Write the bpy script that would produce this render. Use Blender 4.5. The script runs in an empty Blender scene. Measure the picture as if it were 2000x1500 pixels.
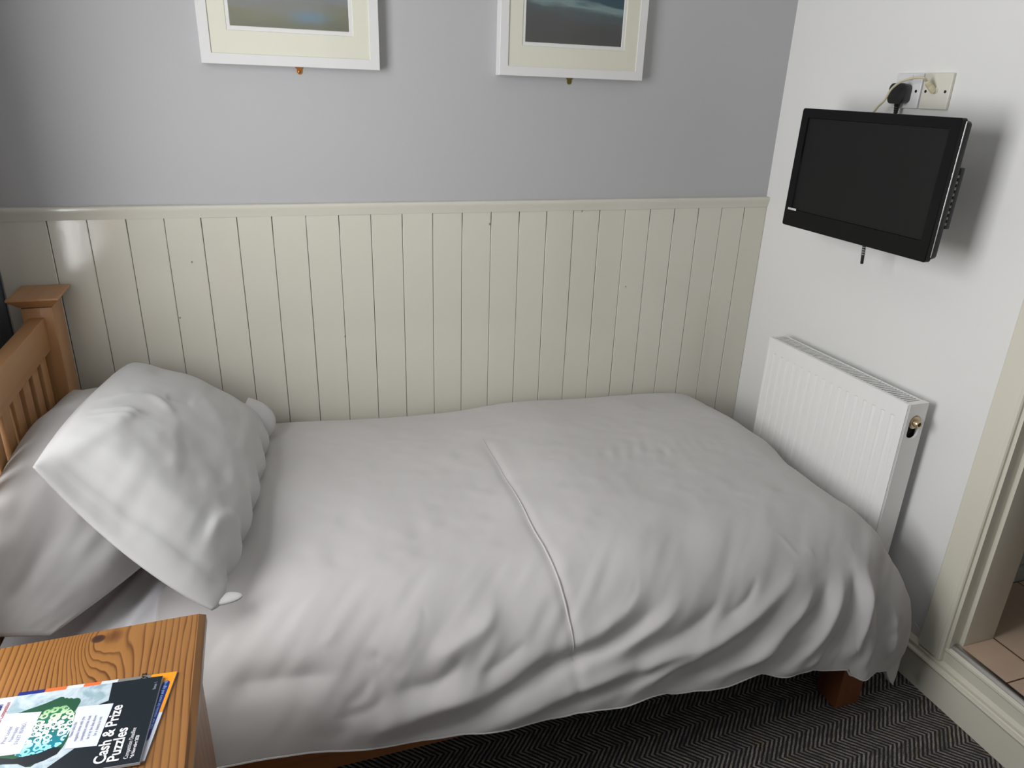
import bpy, bmesh, math, random
import numpy as np
from mathutils import Vector, Matrix, Euler
random.seed(7)
rng = np.random.default_rng(7)
SC = bpy.context.scene
COL = SC.collection
PI = math.pi

# ------------------------------------------------------------------ camera
YAW, PITCH, ROLL = 0.3370691906, 0.3857426808, 0.0346757343
CAM = Vector((-1.661, -2.129, 1.536))
cd = bpy.data.cameras.new('camera'); cam = bpy.data.objects.new('camera', cd); COL.objects.link(cam)
cd.sensor_fit = 'HORIZONTAL'; cd.sensor_width = 36.0; cd.lens = 1407.95 / 2000 * 36; cd.clip_start = 0.02
_f = Vector((math.sin(YAW)*math.cos(PITCH), math.cos(YAW)*math.cos(PITCH), -math.sin(PITCH)))
_r = Vector((math.cos(YAW), -math.sin(YAW), 0)); _u = _r.cross(_f)
_r2 = _r*math.cos(ROLL) + _u*math.sin(ROLL); _u2 = -_r*math.sin(ROLL) + _u*math.cos(ROLL)
M = Matrix((_r2, _u2, -_f)).transposed().to_4x4(); M.translation = CAM
cam.matrix_world = M
SC.camera = cam

# ------------------------------------------------------------------ world, light, exposure
W = bpy.data.worlds.new('sky'); SC.world = W; W.use_nodes = True
W.node_tree.nodes['Background'].inputs[0].default_value = (0.8, 0.82, 0.85, 1)
W.node_tree.nodes['Background'].inputs[1].default_value = 1.0
SC.view_settings.view_transform = 'Standard'; SC.view_settings.look = 'None'
SC.view_settings.gamma = 1.0; SC.view_settings.use_curve_mapping = False
SC.view_settings.exposure = 0.0

def area(name, loc, rot, sx, sy, power, color):
    l = bpy.data.lights.new(name, 'AREA'); l.shape = 'RECTANGLE'; l.size = sx; l.size_y = sy
    l.energy = power; l.color = color
    o = bpy.data.objects.new(name, l); COL.objects.link(o); o.location = loc; o.rotation_euler = rot
    return o
WIN1 = (-1.58, -0.70, 0.78, 2.10)         # y0, y1, z0, z1 of the window beside the bed
area('daylight_bed_window', (-2.46, (WIN1[0]+WIN1[1])/2, (WIN1[2]+WIN1[3])/2), (0, -PI/2, 0), WIN1[3]-WIN1[2], WIN1[1]-WIN1[0], 38, (0.99, 0.985, 0.99))
FILL_WIN = (-2.1, -1.1, 1.0, 2.1)             # x0, x1, z0, z1 of an unseen window added behind the camera for fill
area('rear_fill_light', ((FILL_WIN[0]+FILL_WIN[1])/2, -3.65, (FILL_WIN[2]+FILL_WIN[3])/2), (PI/2, 0, 0), FILL_WIN[1]-FILL_WIN[0], FILL_WIN[3]-FILL_WIN[2], 0.8, (1.0, 0.97, 0.93))  # added fill light, set behind the added rear window

# ------------------------------------------------------------------ helpers
def lin(c):
    def f(v):
        v /= 255.0
        return v/12.92 if v <= 0.04045 else ((v+0.055)/1.055)**2.4
    return (f(c[0]), f(c[1]), f(c[2]), 1.0)

class NT:
    def __init__(s, name):
        s.m = bpy.data.materials.new(name); s.m.use_nodes = True
        s.t = s.m.node_tree; s.n = s.t.nodes; s.b = s.n['Principled BSDF']
    def new(s, typ, **kw):
        nd = s.n.new(typ)
        for k, v in kw.items(): setattr(nd, k, v)
        return nd
    def link(s, a, b): s.t.links.new(a, b)
    def put(s, sock, v):
        if isinstance(v, bpy.types.NodeSocket): s.link(v, sock)
        else: sock.default_value = v
    def math(s, op, a, b=0.0, c=0.0):
        nd = s.new('ShaderNodeMath', operation=op)
        s.put(nd.inputs[0], a); s.put(nd.inputs[1], b); s.put(nd.inputs[2], c)
        return nd.outputs[0]
    def mix(s, fac, a, b):
        nd = s.new('ShaderNodeMix', data_type='RGBA')
        s.put(nd.inputs[0], fac); s.put(nd.inputs[6], a); s.put(nd.inputs[7], b)
        return nd.outputs[2]
    def noise(s, vec, scale, detail=4, rough=0.5, dist=0.0):
        nd = s.new('ShaderNodeTexNoise'); s.put(nd.inputs['Vector'], vec)
        nd.inputs['Scale'].default_value = scale; nd.inputs['Detail'].default_value = detail
        nd.inputs['Roughness'].default_value = rough; nd.inputs['Distortion'].default_value = dist
        return nd.outputs['Fac']
    def ramp(s, fac, stops):
        nd = s.new('ShaderNodeValToRGB'); cr = nd.color_ramp
        while len(cr.elements) < len(stops): cr.elements.new(0.5)
        for e, (p, c) in zip(cr.elements, stops): e.position = p; e.color = c
        s.put(nd.inputs[0], fac); return nd.outputs[0]
    def pos(s):
        return s.new('ShaderNodeNewGeometry').outputs['Position']
    def sep(s, v):
        nd = s.new('ShaderNodeSeparateXYZ'); s.put(nd.inputs[0], v); return nd.outputs
    def comb(s, x, y, z):
        nd = s.new('ShaderNodeCombineXYZ'); s.put(nd.inputs[0], x); s.put(nd.inputs[1], y); s.put(nd.inputs[2], z); return nd.outputs[0]
    def vmul(s, v, k):
        nd = s.new('ShaderNodeVectorMath', operation='MULTIPLY'); s.put(nd.inputs[0], v); nd.inputs[1].default_value = k; return nd.outputs[0]
    def bump(s, h, strength=0.3, dist=0.001):
        nd = s.new('ShaderNodeBump'); nd.inputs['Strength'].default_value = strength
        nd.inputs['Distance'].default_value = dist; s.put(nd.inputs['Height'], h)
        s.link(nd.outputs[0], s.b.inputs['Normal'])
    def set(s, color=None, rough=None, metal=None, spec=None, coat=None, trans=None, sheen=None):
        B = s.b.inputs
        if color is not None: s.put(B['Base Color'], color)
        if rough is not None: s.put(B['Roughness'], rough)
        if metal is not None: B['Metallic'].default_value = metal
        if spec is not None: B['Specular IOR Level'].default_value = spec
        if coat is not None: B['Coat Weight'].default_value = coat; B['Coat Roughness'].default_value = 0.06
        if trans is not None: B['Transmission Weight'].default_value = trans
        if sheen is not None: B['Sheen Weight'].default_value = sheen
        return s.m

def plain(name, rgb, rough=0.5, metal=0.0, spec=0.5, coat=None, vary=0.04, scale=30):
    t = NT(name); c = lin(rgb)
    n = t.noise(t.pos(), scale, 3)
    a = tuple(v*(1-vary) for v in c[:3])+(1,); b = tuple(min(1, v*(1+vary)) for v in c[:3])+(1,)
    return t.set(color=t.mix(n, a, b), rough=rough, metal=metal, spec=spec, coat=coat)

def paint(name, rgb, rough=0.6, bump=0.15, bscale=220, vary=0.03):
    t = NT(name); c = lin(rgb); P = t.pos()
    n = t.noise(P, 1.7, 4)
    a = tuple(v*(1-vary) for v in c[:3])+(1,); b = tuple(min(1, v*(1+vary)) for v in c[:3])+(1,)
    t.bump(t.noise(P, bscale, 3), bump, 0.0006)
    return t.set(color=t.mix(n, a, b), rough=rough)

def wood(name, light, mid, dark, axis, freq=60, stretch=0.06, rough=0.4, knot=None, coat=0.3, lines=0.6):
    """grain runs along `axis`; rings vary across it"""
    t = NT(name); x, y, z = t.sep(t.pos())
    ax = {'x': (0, 1, 2), 'y': (1, 0, 2), 'z': (2, 0, 1)}[axis]
    S = (x, y, z); al, c1, c2 = S[ax[0]], S[ax[1]], S[ax[2]]
    vec = t.comb(t.math('MULTIPLY', al, stretch*14), t.math('MULTIPLY', c1, 14), t.math('MULTIPLY', c2, 14))
    n = t.noise(vec, 1.0, 3, 0.55)
    n2 = t.noise(t.comb(t.math('MULTIPLY', al, stretch*3), t.math('MULTIPLY', c1, 4), t.math('MULTIPLY', c2, 4)), 1.0, 2)
    ph = t.math('ADD', c1, t.math('MULTIPLY', c2, 0.6))
    ph = t.math('ADD', ph, t.math('MULTIPLY', n, 0.035))
    ph = t.math('ADD', ph, t.math('MULTIPLY', n2, 0.05))
    kd = None
    if knot:
        ka, kc = knot
        d1 = t.math('DIVIDE', t.math('SUBTRACT', al, ka), 0.075); d2 = t.math('DIVIDE', t.math('SUBTRACT', c1, kc), 0.042)
        r2 = t.math('ADD', t.math('MULTIPLY', d1, d1), t.math('MULTIPLY', d2, d2))
        ph = t.math('ADD', ph, t.math('MULTIPLY', t.math('POWER', 2.718, t.math('MULTIPLY', r2, -1.0)), 0.05))
        e1 = t.math('DIVIDE', t.math('SUBTRACT', al, ka), 0.0100); e2 = t.math('DIVIDE', t.math('SUBTRACT', c1, kc), 0.0110)
        kd = t.math('ADD', t.math('MULTIPLY', e1, e1), t.math('MULTIPLY', e2, e2))
    fr = t.math('FRACT', t.math('MULTIPLY', ph, freq))
    band = t.ramp(fr, [(0.0, (0.03,)*3+(1,)), (0.60, (0.22,)*3+(1,)), (0.88, (1,)*3+(1,)), (1.0, (0.03,)*3+(1,))])
    fine = t.noise(t.comb(t.math('MULTIPLY', al, 12), t.math('MULTIPLY', c1, 420), t.math('MULTIPLY', c2, 420)), 1.0, 2)
    base = t.mix(n2, lin(light), lin(mid))
    mod = t.noise(t.vmul(t.pos(), (9, 9, 9)), 1.0, 2)
    col = t.mix(t.math('MULTIPLY', t.math('MULTIPLY', band, t.math('MULTIPLY', mod, 1.7)), lines), base, lin(dark))
    col = t.mix(t.math('MULTIPLY', fine, 0.22), col, lin(dark))
    if kd is not None:
        k = t.ramp(kd, [(0.0, (1,)*4), (0.55, (0.9,)*3+(1,)), (1.0, (0,)*3+(1,))])
        col = t.mix(k, col, lin((52, 34, 26)))
    t.bump(fine, 0.1, 0.0004)
    return t.set(color=col, rough=rough, coat=coat)

def obj(name, V, F, mat, parent=None, origin=None, smooth=True, edges=None, auto=40):
    me = bpy.data.meshes.new(name)
    if parent is not None: o0 = np.array(parent['_o'])
    elif origin is not None: o0 = np.array(origin, float)
    else: o0 = np.zeros(3)
    V = np.asarray(V, float) - o0
    me.from_pydata([tuple(v) for v in V], [], [tuple(int(i) for i in f) for f in F])
    me.materials.append(mat)
    me.update()
    if smooth:
        me.shade_smooth()
        if auto is not None:
            bm = bmesh.new(); bm.from_mesh(me)
            for e in bm.edges:
                if len(e.link_faces) == 2 and e.calc_face_angle(0) > math.radians(auto): e.smooth = False
            bm.to_mesh(me); bm.free()
    o = bpy.data.objects.new(name, me); COL.objects.link(o)
    if parent is not None: o.parent = parent
    else: o.location = tuple(o0)
    o['_o'] = tuple(float(v) for v in o0)
    return o

def tag(o, label=None, cat=None, group=None, kind=None):
    if label: o['label'] = label
    if cat: o['category'] = cat
    if group: o['group'] = group
    if kind: o['kind'] = kind
    return o

def thing(name, loc, label, cat, group=None):
    o = bpy.data.objects.new(name, None); COL.objects.link(o); o.location = loc
    o.empty_display_size = 0.05
    o['_o'] = tuple(float(v) for v in loc)
    return tag(o, label, cat, group)

class MB:
    def __init__(s): s.V = []; s.F = []
    def add(s, V, F):
        k = len(s.V); s.V += [tuple(v) for v in V]; s.F += [tuple(i+k for i in f) for f in F]; return s
    def box(s, a, b, bev=0.0, seg=2, mat=None):
        bm = bmesh.new(); bmesh.ops.create_cube(bm, size=1.0)
        a = Vector(a); b = Vector(b); c = (a+b)/2; d = b-a
        for v in bm.verts: v.co = Vector((v.co.x*abs(d.x), v.co.y*abs(d.y), v.co.z*abs(d.z))) + c
        if bev > 0: bmesh.ops.bevel(bm, geom=list(bm.edges), offset=bev, segments=seg, affect='EDGES', profile=0.6)
        bm.normal_update(); bm.verts.index_update()
        V = [v.co.copy() for v in bm.verts]; F = [[v.index for v in f.verts] for f in bm.faces]; bm.free()
        if mat is not None: V = [mat @ v for v in V]
        return s.add(V, F)
    def tube(s, pts, r, n=10, cap=True):
        pts = [Vector(p) for p in pts]; R = r if isinstance(r, (list, tuple)) else [r]*len(pts)
        V = []; F = []; up = None
        for i, p in enumerate(pts):
            t = (pts[min(i+1, len(pts)-1)] - pts[max(i-1, 0)]).normalized()
            if up is None:
                up = Vector((0, 0, 1)) if abs(t.z) < 0.9 else Vector((1, 0, 0))
            a = t.cross(up).normalized(); up = a.cross(t).normalized()
            for k in range(n):
                q = 2*PI*k/n; V.append(p + (a*math.cos(q) + up*math.sin(q))*R[i])
        for i in range(len(pts)-1):
            for k in range(n):
                k2 = (k+1) % n; F.append((i*n+k, i*n+k2, (i+1)*n+k2, (i+1)*n+k))
        if cap: F.append(tuple(range(n-1, -1, -1))); F.append(tuple((len(pts)-1)*n+k for k in range(n)))
        return s.add(V, F)
    def prism(s, prof, axis, a, b):
        """extrude a closed 2-D profile along axis x / y / z between a and b; prof gives the two other coords in xyz order"""
        def P(t, u, v): return {'x': (t, u, v), 'y': (u, t, v), 'z': (u, v, t)}[axis]
        n = len(prof); V = [P(a, *p) for p in prof] + [P(b, *p) for p in prof]
        F = [(i, (i+1) % n, n+(i+1) % n, n+i) for i in range(n)] + [tuple(range(n-1, -1, -1)), tuple(range(n, 2*n))]
        return s.add(V, F)
    def lathe(s, prof, origin, axis, n=24):
        """prof = [(r, h)...] turned about `axis` (unit vector) from origin"""
        ax = Vector(axis).normalized(); u = Vector((0, 0, 1)) if abs(ax.z) < 0.9 else Vector((1, 0, 0))
        e1 = ax.cross(u).normalized(); e2 = ax.cross(e1); o = Vector(origin); V = []; F = []
        for r, h in prof:
            for k in range(n):
                q = 2*PI*k/n; V.append(o + ax*h + (e1*math.cos(q)+e2*math.sin(q))*r)
        for i in range(len(prof)-1):
            for k in range(n):
                k2 = (k+1) % n; F.append((i*n+k, i*n+k2, (i+1)*n+k2, (i+1)*n+k))
        F.append(tuple(range(n-1, -1, -1))); F.append(tuple((len(prof)-1)*n+k for k in range(n)))
        return s.add(V, F)
    def build(s, name, mat, parent=None, origin=None, smooth=True, auto=40):
        o = obj(name, s.V, s.F, mat, parent, origin, smooth, auto=auto)
        bm = bmesh.new(); bm.from_mesh(o.data); bmesh.ops.recalc_face_normals(bm, faces=bm.faces); bm.to_mesh(o.data); bm.free()
        return o
    def xf(s, m): s.V = [tuple(m @ Vector(v)) for v in s.V]; return s

def struct(o): o['kind'] = 'structure'; return o

# ------------------------------------------------------------------ materials
M_wall = paint('grey_wall_paint', (184, 184, 186), 0.55)
M_wallr = paint('pale_grey_wall_paint', (233, 233, 231), 0.55)
M_ceil = paint('white_ceiling_paint', (232, 232, 228), 0.8)
M_shaded = paint('shaded_wall_paint', (98, 104, 112), 0.6)  # backlit shade of the window wall is put into its colour
M_cream = paint('cream_gloss_paint', (220, 216, 201), 0.3, 0.3, 60)
M_white = plain('white_satin_paint', (226, 226, 224), 0.35, vary=0.015)
M_rad = plain('white_radiator_enamel', (238, 238, 236), 0.3, vary=0.01)
M_dark = plain('dark_void', (30, 30, 30), 0.8)

def m_board():
    t = NT('cream_board_paint'); P = t.pos(); x, y, z = t.sep(P)
    c0 = t.mix(t.noise(P, 2.3, 4), lin((217, 214, 202)), lin((209, 206, 194)))
    fine = t.noise(t.comb(t.math('MULTIPLY', x, 60), y, t.math('MULTIPLY', z, 7)), 1.0, 3)
    t.bump(t.math('ADD', t.math('MULTIPLY', fine, 0.6), t.noise(P, 45, 3)), 0.16, 0.0009)
    for (sx, sz, r) in ((-1.005, 1.157, 0.0035), (-1.457, 0.830, 0.0030), (-1.906, 0.919, 0.0028), (-0.520, 0.936, 0.0026), (-1.856, 1.074, 0.0028), (-0.699, 1.190, 0.0030)):
        dx = t.math('DIVIDE', t.math('SUBTRACT', x, sx), r); dz = t.math('DIVIDE', t.math('SUBTRACT', z, sz), r*1.3)
        dd = t.math('ADD', t.math('ADD', t.math('MULTIPLY', dx, dx), t.math('MULTIPLY', dz, dz)), t.math('MULTIPLY', t.math('SUBTRACT', t.noise(P, 420, 2), 0.5), 3.0))
        c0 = t.mix(t.math('MULTIPLY', t.math('LESS_THAN', dd, 0.8), 0.7), c0, lin((120, 112, 96)))
    return t.set(color=c0, rough=0.11)
M_board = m_board()

def m_carpet():
    t = NT('chevron_carpet'); P = t.pos(); x, y, z = t.sep(P)
    wob = t.math('MULTIPLY', t.noise(P, 60, 2), 0.005)
    tri = t.math('PINGPONG', t.math('ADD', y, 5.052+0.052*0), 0.052)
    ph = t.math('ADD', t.math('SUBTRACT', x, tri), wob)
    idx = t.math('FLOOR', t.math('MULTIPLY', ph, 1/0.0143))
    s = t.math('SINE', t.math('MULTIPLY', ph, 2*PI/0.0143))
    strip = t.ramp(t.math('ADD', t.math('MULTIPLY', s, 0.5), 0.5), [(0.42, (0,)*3+(1,)), (0.66, (1,)*4)])
    seg = t.noise(t.comb(t.math('MULTIPLY', idx, 3.7), t.math('MULTIPLY', y, 40), 0), 1.0, 2)
    tuft = t.noise(P, 520, 2, 0.7)
    hue = t.noise(t.comb(t.math('MULTIPLY', idx, 9.1), t.math('MULTIPLY', y, 14), 3), 1.0, 2)
    thread = t.ramp(hue, [(0.28, lin((136, 134, 142))), (0.40, lin((178, 174, 170))), (0.58, lin((190, 184, 176))), (0.68, lin((186, 176, 144))), (0.74, lin((190, 156, 138)))])
    ground = t.mix(tuft, lin((30, 29, 31)), lin((74, 72, 72)))
    amt = t.math('MULTIPLY', t.math('MULTIPLY', strip, t.ramp(seg, [(0.3, (0.35,)*3+(1,)), (0.6, (1,)*4)])), t.ramp(tuft, [(0.38, (0.15,)*3+(1,)), (0.58, (1,)*4)]))
    t.bump(t.math('ADD', t.math('MULTIPLY', strip, 0.5), tuft), 0.8, 0.003)
    return t.set(color=t.mix(amt, ground, thread), rough=0.95, spec=0.15)
M_carpet = m_carpet()

def m_cloth(name, rgb, rough=0.85):
    t = NT(name); P = t.pos()
    c = lin(rgb)
    w1 = t.noise(P, 14, 3, 0.5); w2 = t.noise(P, 900, 1)
    t.bump(t.math('ADD', t.math('MULTIPLY', w1, 1.0), t.math('MULTIPLY', w2, 0.05)), 0.25, 0.004)
    return t.set(color=t.mix(w1, c, tuple(v*0.975 for v in c[:3])+(1,)), rough=rough, sheen=0.15, spec=0.25)
M_duvet = m_cloth('white_duvet_cotton', (196, 194, 193))
M_pillow = m_cloth('white_pillow_cotton', (195, 195, 195))
M_sheet = m_cloth('white_sheet_cotton', (232, 232, 236))
M_pine = wood('orange_pine_tabletop', (150, 108, 60), (138, 94, 46), (80, 44, 18), 'y', freq=112, stretch=0.10, rough=0.33, knot=(-1.100, -1.960), coat=0.2, lines=1.0)
M_pinez = wood('orange_pine_side', (166, 116, 62), (150, 100, 52), (98, 58, 28), 'z', freq=45, stretch=0.08, rough=0.4, coat=0.2, lines=0.6)
M_hbz = wood('honey_wood_upright', (190, 144, 98), (180, 132, 86), (152, 104, 64), 'z', freq=30, stretch=0.05, rough=0.42, coat=0.15, lines=0.3)
M_hby = wood('honey_wood_rail', (190, 144, 98), (180, 132, 86), (152, 104, 64), 'y', freq=30, stretch=0.05, rough=0.42, coat=0.15, lines=0.3)
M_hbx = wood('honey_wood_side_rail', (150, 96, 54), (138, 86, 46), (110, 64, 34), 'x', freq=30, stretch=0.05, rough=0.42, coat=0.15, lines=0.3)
M_leg = wood('brown_wood_leg', (140, 84, 46), (128, 74, 40), (96, 54, 30), 'z', freq=30, stretch=0.05, rough=0.4, coat=0.2, lines=0.35)

# ------------------------------------------------------------------ room shell
YF = -3.5; XL = -2.315; ZC = 2.45; YW = 0.012
b = MB().box((XL-0.15, YF-0.15, -0.1), (0.135, 0.15, 0.0)); struct(b.build('floor', M_carpet, smooth=False))
b = MB().box((XL-0.15, YF-0.15, ZC), (1.5, 0.15, ZC+0.1)); struct(b.build('ceiling', M_ceil, smooth=False))
b = MB().box((XL-0.15, YW, 0), (0.135, 0.15, ZC)); struct(b.build('wall_back', M_wall, smooth=False))
# right wall with the raised doorway
DY0, DY1, DZ0, DZ1 = -1.83, -1.058, 0.178, 2.12
b = MB()
b.box((0, DY1, 0), (0.13, YW, ZC)); b.box((0, YF, 0), (0.13, DY0, ZC)); b.box((0, DY0, DZ1), (0.13, DY1, ZC)); b.box((0, DY0, 0), (0.13, DY1, 0.16))
struct(b.build('wall_right', M_wallr, smooth=False))
# left wall with window opening
y0, y1, z0, z1 = WIN1
b = MB()
b.box((XL-0.15, YF, 0), (XL, y0, ZC)); b.box((XL-0.15, y1, 0), (XL, YW, ZC)); b.box((XL-0.15, y0, 0), (XL, y1, z0)); b.box((XL-0.15, y0, z1), (XL, y1, ZC))
struct(b.build('wall_left', M_shaded, smooth=False))
x0, x1, z0, z1 = FILL_WIN  # front wall, with an opening for the added fill window
b = MB()
b.box((XL-0.15, YF-0.15, 0), (x0, YF, ZC)); b.box((x1, YF-0.15, 0), (1.5, YF, ZC)); b.box((x0, YF-0.15, 0), (x1, YF, z0)); b.box((x0, YF-0.15, z1), (x1, YF, ZC))
struct(b.build('wall_front', M_wall, smooth=False))
# window frames
y0, y1, z0, z1 = WIN1
b = MB()
for (a, c) in (((y0, z0), (y0+0.04, z1)), ((y1-0.04, z0), (y1, z1)), ((y0, z0), (y1, z0+0.05)), ((y0, z1-0.04), (y1, z1)), ((y0, 1.52), (y1, 1.55))):
    b.box((XL-0.10, a[0], a[1]), (XL-0.05, c[0], c[1]), 0.003)
o = struct(b.build('window_1', M_white))
b = MB().box((XL-0.05, y0-0.03, z0-0.03), (XL+0.03, y1+0.03, z0), 0.006); b.build('window_sill', M_white, o)
x0, x1, z0, z1 = FILL_WIN  # frame of the added fill window, out of view
b = MB()
for (a, c) in (((x0, z0), (x0+0.04, z1)), ((x1-0.04, z0), (x1, z1)), ((x0, z0), (x1, z0+0.05)), ((x0, z1-0.04), (x1, z1)), ((x0, 1.54), (x1, 1.57))):
    b.box((a[0], YF-0.10, a[1]), (c[0], YF-0.05, c[1]), 0.003)
struct(b.build('fill_window', M_white))

# wainscot: tongue-and-groove boards, each slightly out of plane, top cap rail
BW = 0.091; BX0 = -0.0907; WTOP = 1.200
b = MB()
edges = [0.0] + [BX0-(k)*BW for k in range(25)]
edges[-1] = -2.31
for k in range(len(edges)-1):
    xr, xl = edges[k], edges[k+1]
    jit = rng.normal(0, 0.0006); g = 0.0016
    tl = 0.0 if k == 23 else (0.0008*math.sin(k*2.1))
    # tilt of board about its vertical axis moves its left edge by tl
    n = 14
    prof = []
    SS = [0, 0.016]+[0.1*q_ for q_ in range(1, 10)]+[0.984, 1.0]; n = len(SS)-1
    for i in range(n+1):
        s = SS[i]; xx = xr-g*0.35-(xr-xl-g*0.7)*s; yy = jit*0.5 + tl*s
        e = min(s, 1-s)*(xr-xl)
        if e < 0.0001: yy += 0.0016
        prof.append((xx, yy))
    zs = np.linspace(0.10, WTOP, 12)
    V = []; F = []
    ph = random.random()*6
    for zz in zs:
        for (xx, yy) in prof: V.append((xx, yy+0.0007*math.sin(zz*5+ph), zz))
    m = n+1
    for r in range(len(zs)-1):
        for i in range(n): F.append((r*m+i, r*m+i+1, (r+1)*m+i+1, (r+1)*m+i))
    # side returns
    kk = len(V)
    for zz in (zs[0], zs[-1]):
        V.append((prof[0][0], YW, zz)); V.append((prof[-1][0], YW, zz))
    F.append((0, (len(zs)-1)*m, kk+2, kk)); F.append((n, kk+1, kk+3, (len(zs)-1)*m+n))
    b.add(V, F)
struct(b.build('trim_1', M_board, auto=30))
# a few chips along the groove edges
# cap rail
prof = [(YW, 1.2265), (-0.002, 1.2265), (-0.0055, 1.2255), (-0.0075, 1.2230), (-0.0080, 1.2190), (-0.0072, 1.2140), (-0.0050, 1.2075), (-0.0030, 1.2010), (-0.0022, 1.1950), (-0.0016, 1.1932), (YW, 1.1930)]
b = MB().prism(prof, 'x', -2.312, 0.0)
# close painted joints where cap meets boards
struct(b.build('trim_2', M_board, auto=50))
b = MB().box((-2.31, -0.002, 0), (0, YW, 0.12), 0.002); struct(b.build('baseboard_back', M_cream))

# right wall skirting, riser and threshold below the raised doorway
skp = [(0.0, 0.0), (-0.020, 0.0), (-0.020, 0.092), (-0.0235, 0.0965), (-0.0245, 0.1005), (-0.0225, 0.1045), (-0.0150, 0.1060), (-0.0125, 0.1100), (-0.0145, 0.1145), (-0.0140, 0.1195), (-0.0080, 0.1240), (-0.0030, 0.1285), (0.0, 0.1300)]
b = MB().prism(skp, 'y', YF, -0.013); struct(b.build('baseboard_right', M_cream, auto=25))
b = MB().prism([(0.0, 0.128), (-0.0045, 0.128), (-0.0050, 0.158), (-0.0085, 0.1640), (-0.0080, 0.1700), (-0.0020, 0.1760), (0.0, 0.1765)], 'y', DY0-0.07, -0.985)
b.box((0.0, DY0, 0.15), (0.13, DY1, 0.1785))
struct(b.build('trim_3', M_cream, auto=25))
# door lining: architrave, rebate, stop, reveal
def door_frame():
    b = MB()
    # architrave profile (x, y) extruded in z, left side
    ap = [(0.0, -0.977), (-0.013, -0.977), (-0.016, -0.981), (-0.0165, -1.030), (-0.0150, -1.038), (-0.0185, -1.041), (-0.0190, -1.049), (-0.0160, -1.052), (0.0, -1.052)]
    b.prism(ap, 'z', 0.130, DZ1+0.07)
    o = struct(b.build('door_1', M_cream, auto=25))
    b = MB()
    b.box((-0.010, -1.062, 0.176), (0.135, -1.052, DZ1), 0.0008)
    b.box((0.025, -1.074, 0.176), (0.135, -1.060, DZ1), 0.0015)
    b.box((-0.010, DY0, 0.176), (0.135, DY0+0.012, DZ1), 0.001)
    b.box((-0.010, DY0, DZ1-0.012), (0.135, DY1, DZ1), 0.001)
    b.build('door_lining', M_cream, o)
    b = MB().prism([(-0.0165+0.0165, DY0-0.07), (-0.0165, DY0-0.07), (-0.0165, DY0+0.006), (0, DY0+0.006)], 'z', 0.130, DZ1+0.07)
    b.box((-0.016, DY0-0.07, DZ1-0.006), (0, -0.985, DZ1+0.07), 0.002)
    b.build('architrave', M_cream, o)
    return o
door_frame()
M_alu = plain('brushed_metal_strip', (190, 188, 186), 0.3, 1.0)
b = MB().prism([(-0.001, 0.1765), (-0.003, 0.1800), (0.002, 0.1860), (0.008, 0.1885), (0.016, 0.1885), (0.020, 0.1765)], 'y', DY0, -1.0605)
tag(b.build('threshold_strip', M_alu, origin=(0.008, -1.44, 0.178)), 'thin metal edging strip along the doorway threshold beside the beige tiles', 'threshold strip')

# bathroom behind the doorway
def m_tile():
    t = NT('beige_floor_tile'); P = t.pos(); x, y, z = t.sep(P)
    g1 = t.math('ABSOLUTE', t.math('SUBTRACT', t.math('FRACT', t.math('DIVIDE', t.math('ADD', x, 0.166+3.02), 0.302)), 0.5))
    g2 = t.math('ABSOLUTE', t.math('SUBTRACT', t.math('FRACT', t.math('DIVIDE', t.math('ADD', y, 0.0+3.02), 0.302)), 0.5))
    gr = t.math('MAXIMUM', t.math('GREATER_THAN', g1, 0.4935), t.math('GREATER_THAN', g2, 0.4935))
    base = t.mix(t.noise(P, 26, 4), lin((226, 200, 176)), lin((214, 186, 162)))
    t.bump(t.math('SUBTRACT', 1.0, gr), 0.5, 0.002)
    return t.set(color=t.mix(gr, base, lin((96, 72, 56))), rough=0.35)
b = MB().box((0.010, -2.2, 0.10), (0.13, -1.05, 0.1855)); b.V = [v for v in b.V]
b = MB().box((0.018, DY0+0.001, 0.150), (0.14, -1.0745, 0.1865)); b.box((0.13, -2.2, 0.05), (1.45, -0.3, 0.1865))
struct(b.build('floor_bathroom', m_tile(), smooth=False))
M_bath = paint('bathroom_wall_paint', (120, 122, 124), 0.6)
b = MB(); b.box((1.45, -2.3, 0), (1.5, -0.2, ZC)); b.box((0.13, -0.3, 0), (1.5, -0.2, ZC)); b.box((0.13, -2.3, 0), (1.5, -2.2, ZC))
struct(b.build('wall_bathroom', M_bath, smooth=False))
# shower tray with stepped edge
t_ = thing('shower_tray', (0.8, -0.6, 0.187), 'white shower tray with a stepped edge on the bathroom floor', 'shower tray')
M_tray = plain('white_tray_acrylic', (186, 192, 184), 0.3, vary=0.02)
prof = [(-0.905, 0.187), (-0.905, 0.226), (-0.895, 0.232), (-0.885, 0.232), (-0.882, 0.258), (-0.872, 0.264), (-0.845, 0.264), (-0.83, 0.245), (-0.34, 0.24), (-0.31, 0.264), (-0.303, 0.264), (-0.303, 0.187)]
MB().prism(prof, 'x', 0.22, 1.4).build('tray', M_tray, t_, auto=30)
MB().lathe([(0.045, 0), (0.045, 0.006), (0.03, 0.010), (0.0, 0.010)][:3], (0.42, -0.78, 0.243), (0, 0, 1)).build('drain_cover', M_dark, t_)
M_glass_d = NT('smoked_screen_glass'); M_glass_d = M_glass_d.set(color=lin((90, 100, 104)), rough=0.08, trans=0.6)
b = MB().box((0.24, -0.868, 0.264), (1.38, -0.862, 1.95))
t2 = thing('shower_screen', (0.8, -0.865, 0.264), 'dark glass shower screen standing on the white tray edge', 'shower screen')
b.build('glass_panel', M_glass_d, t2)
MB().box((0.22, -0.872, 0.264), (0.24, -0.858, 1.96), 0.002).build('frame_post', M_alu, t2)
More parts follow.
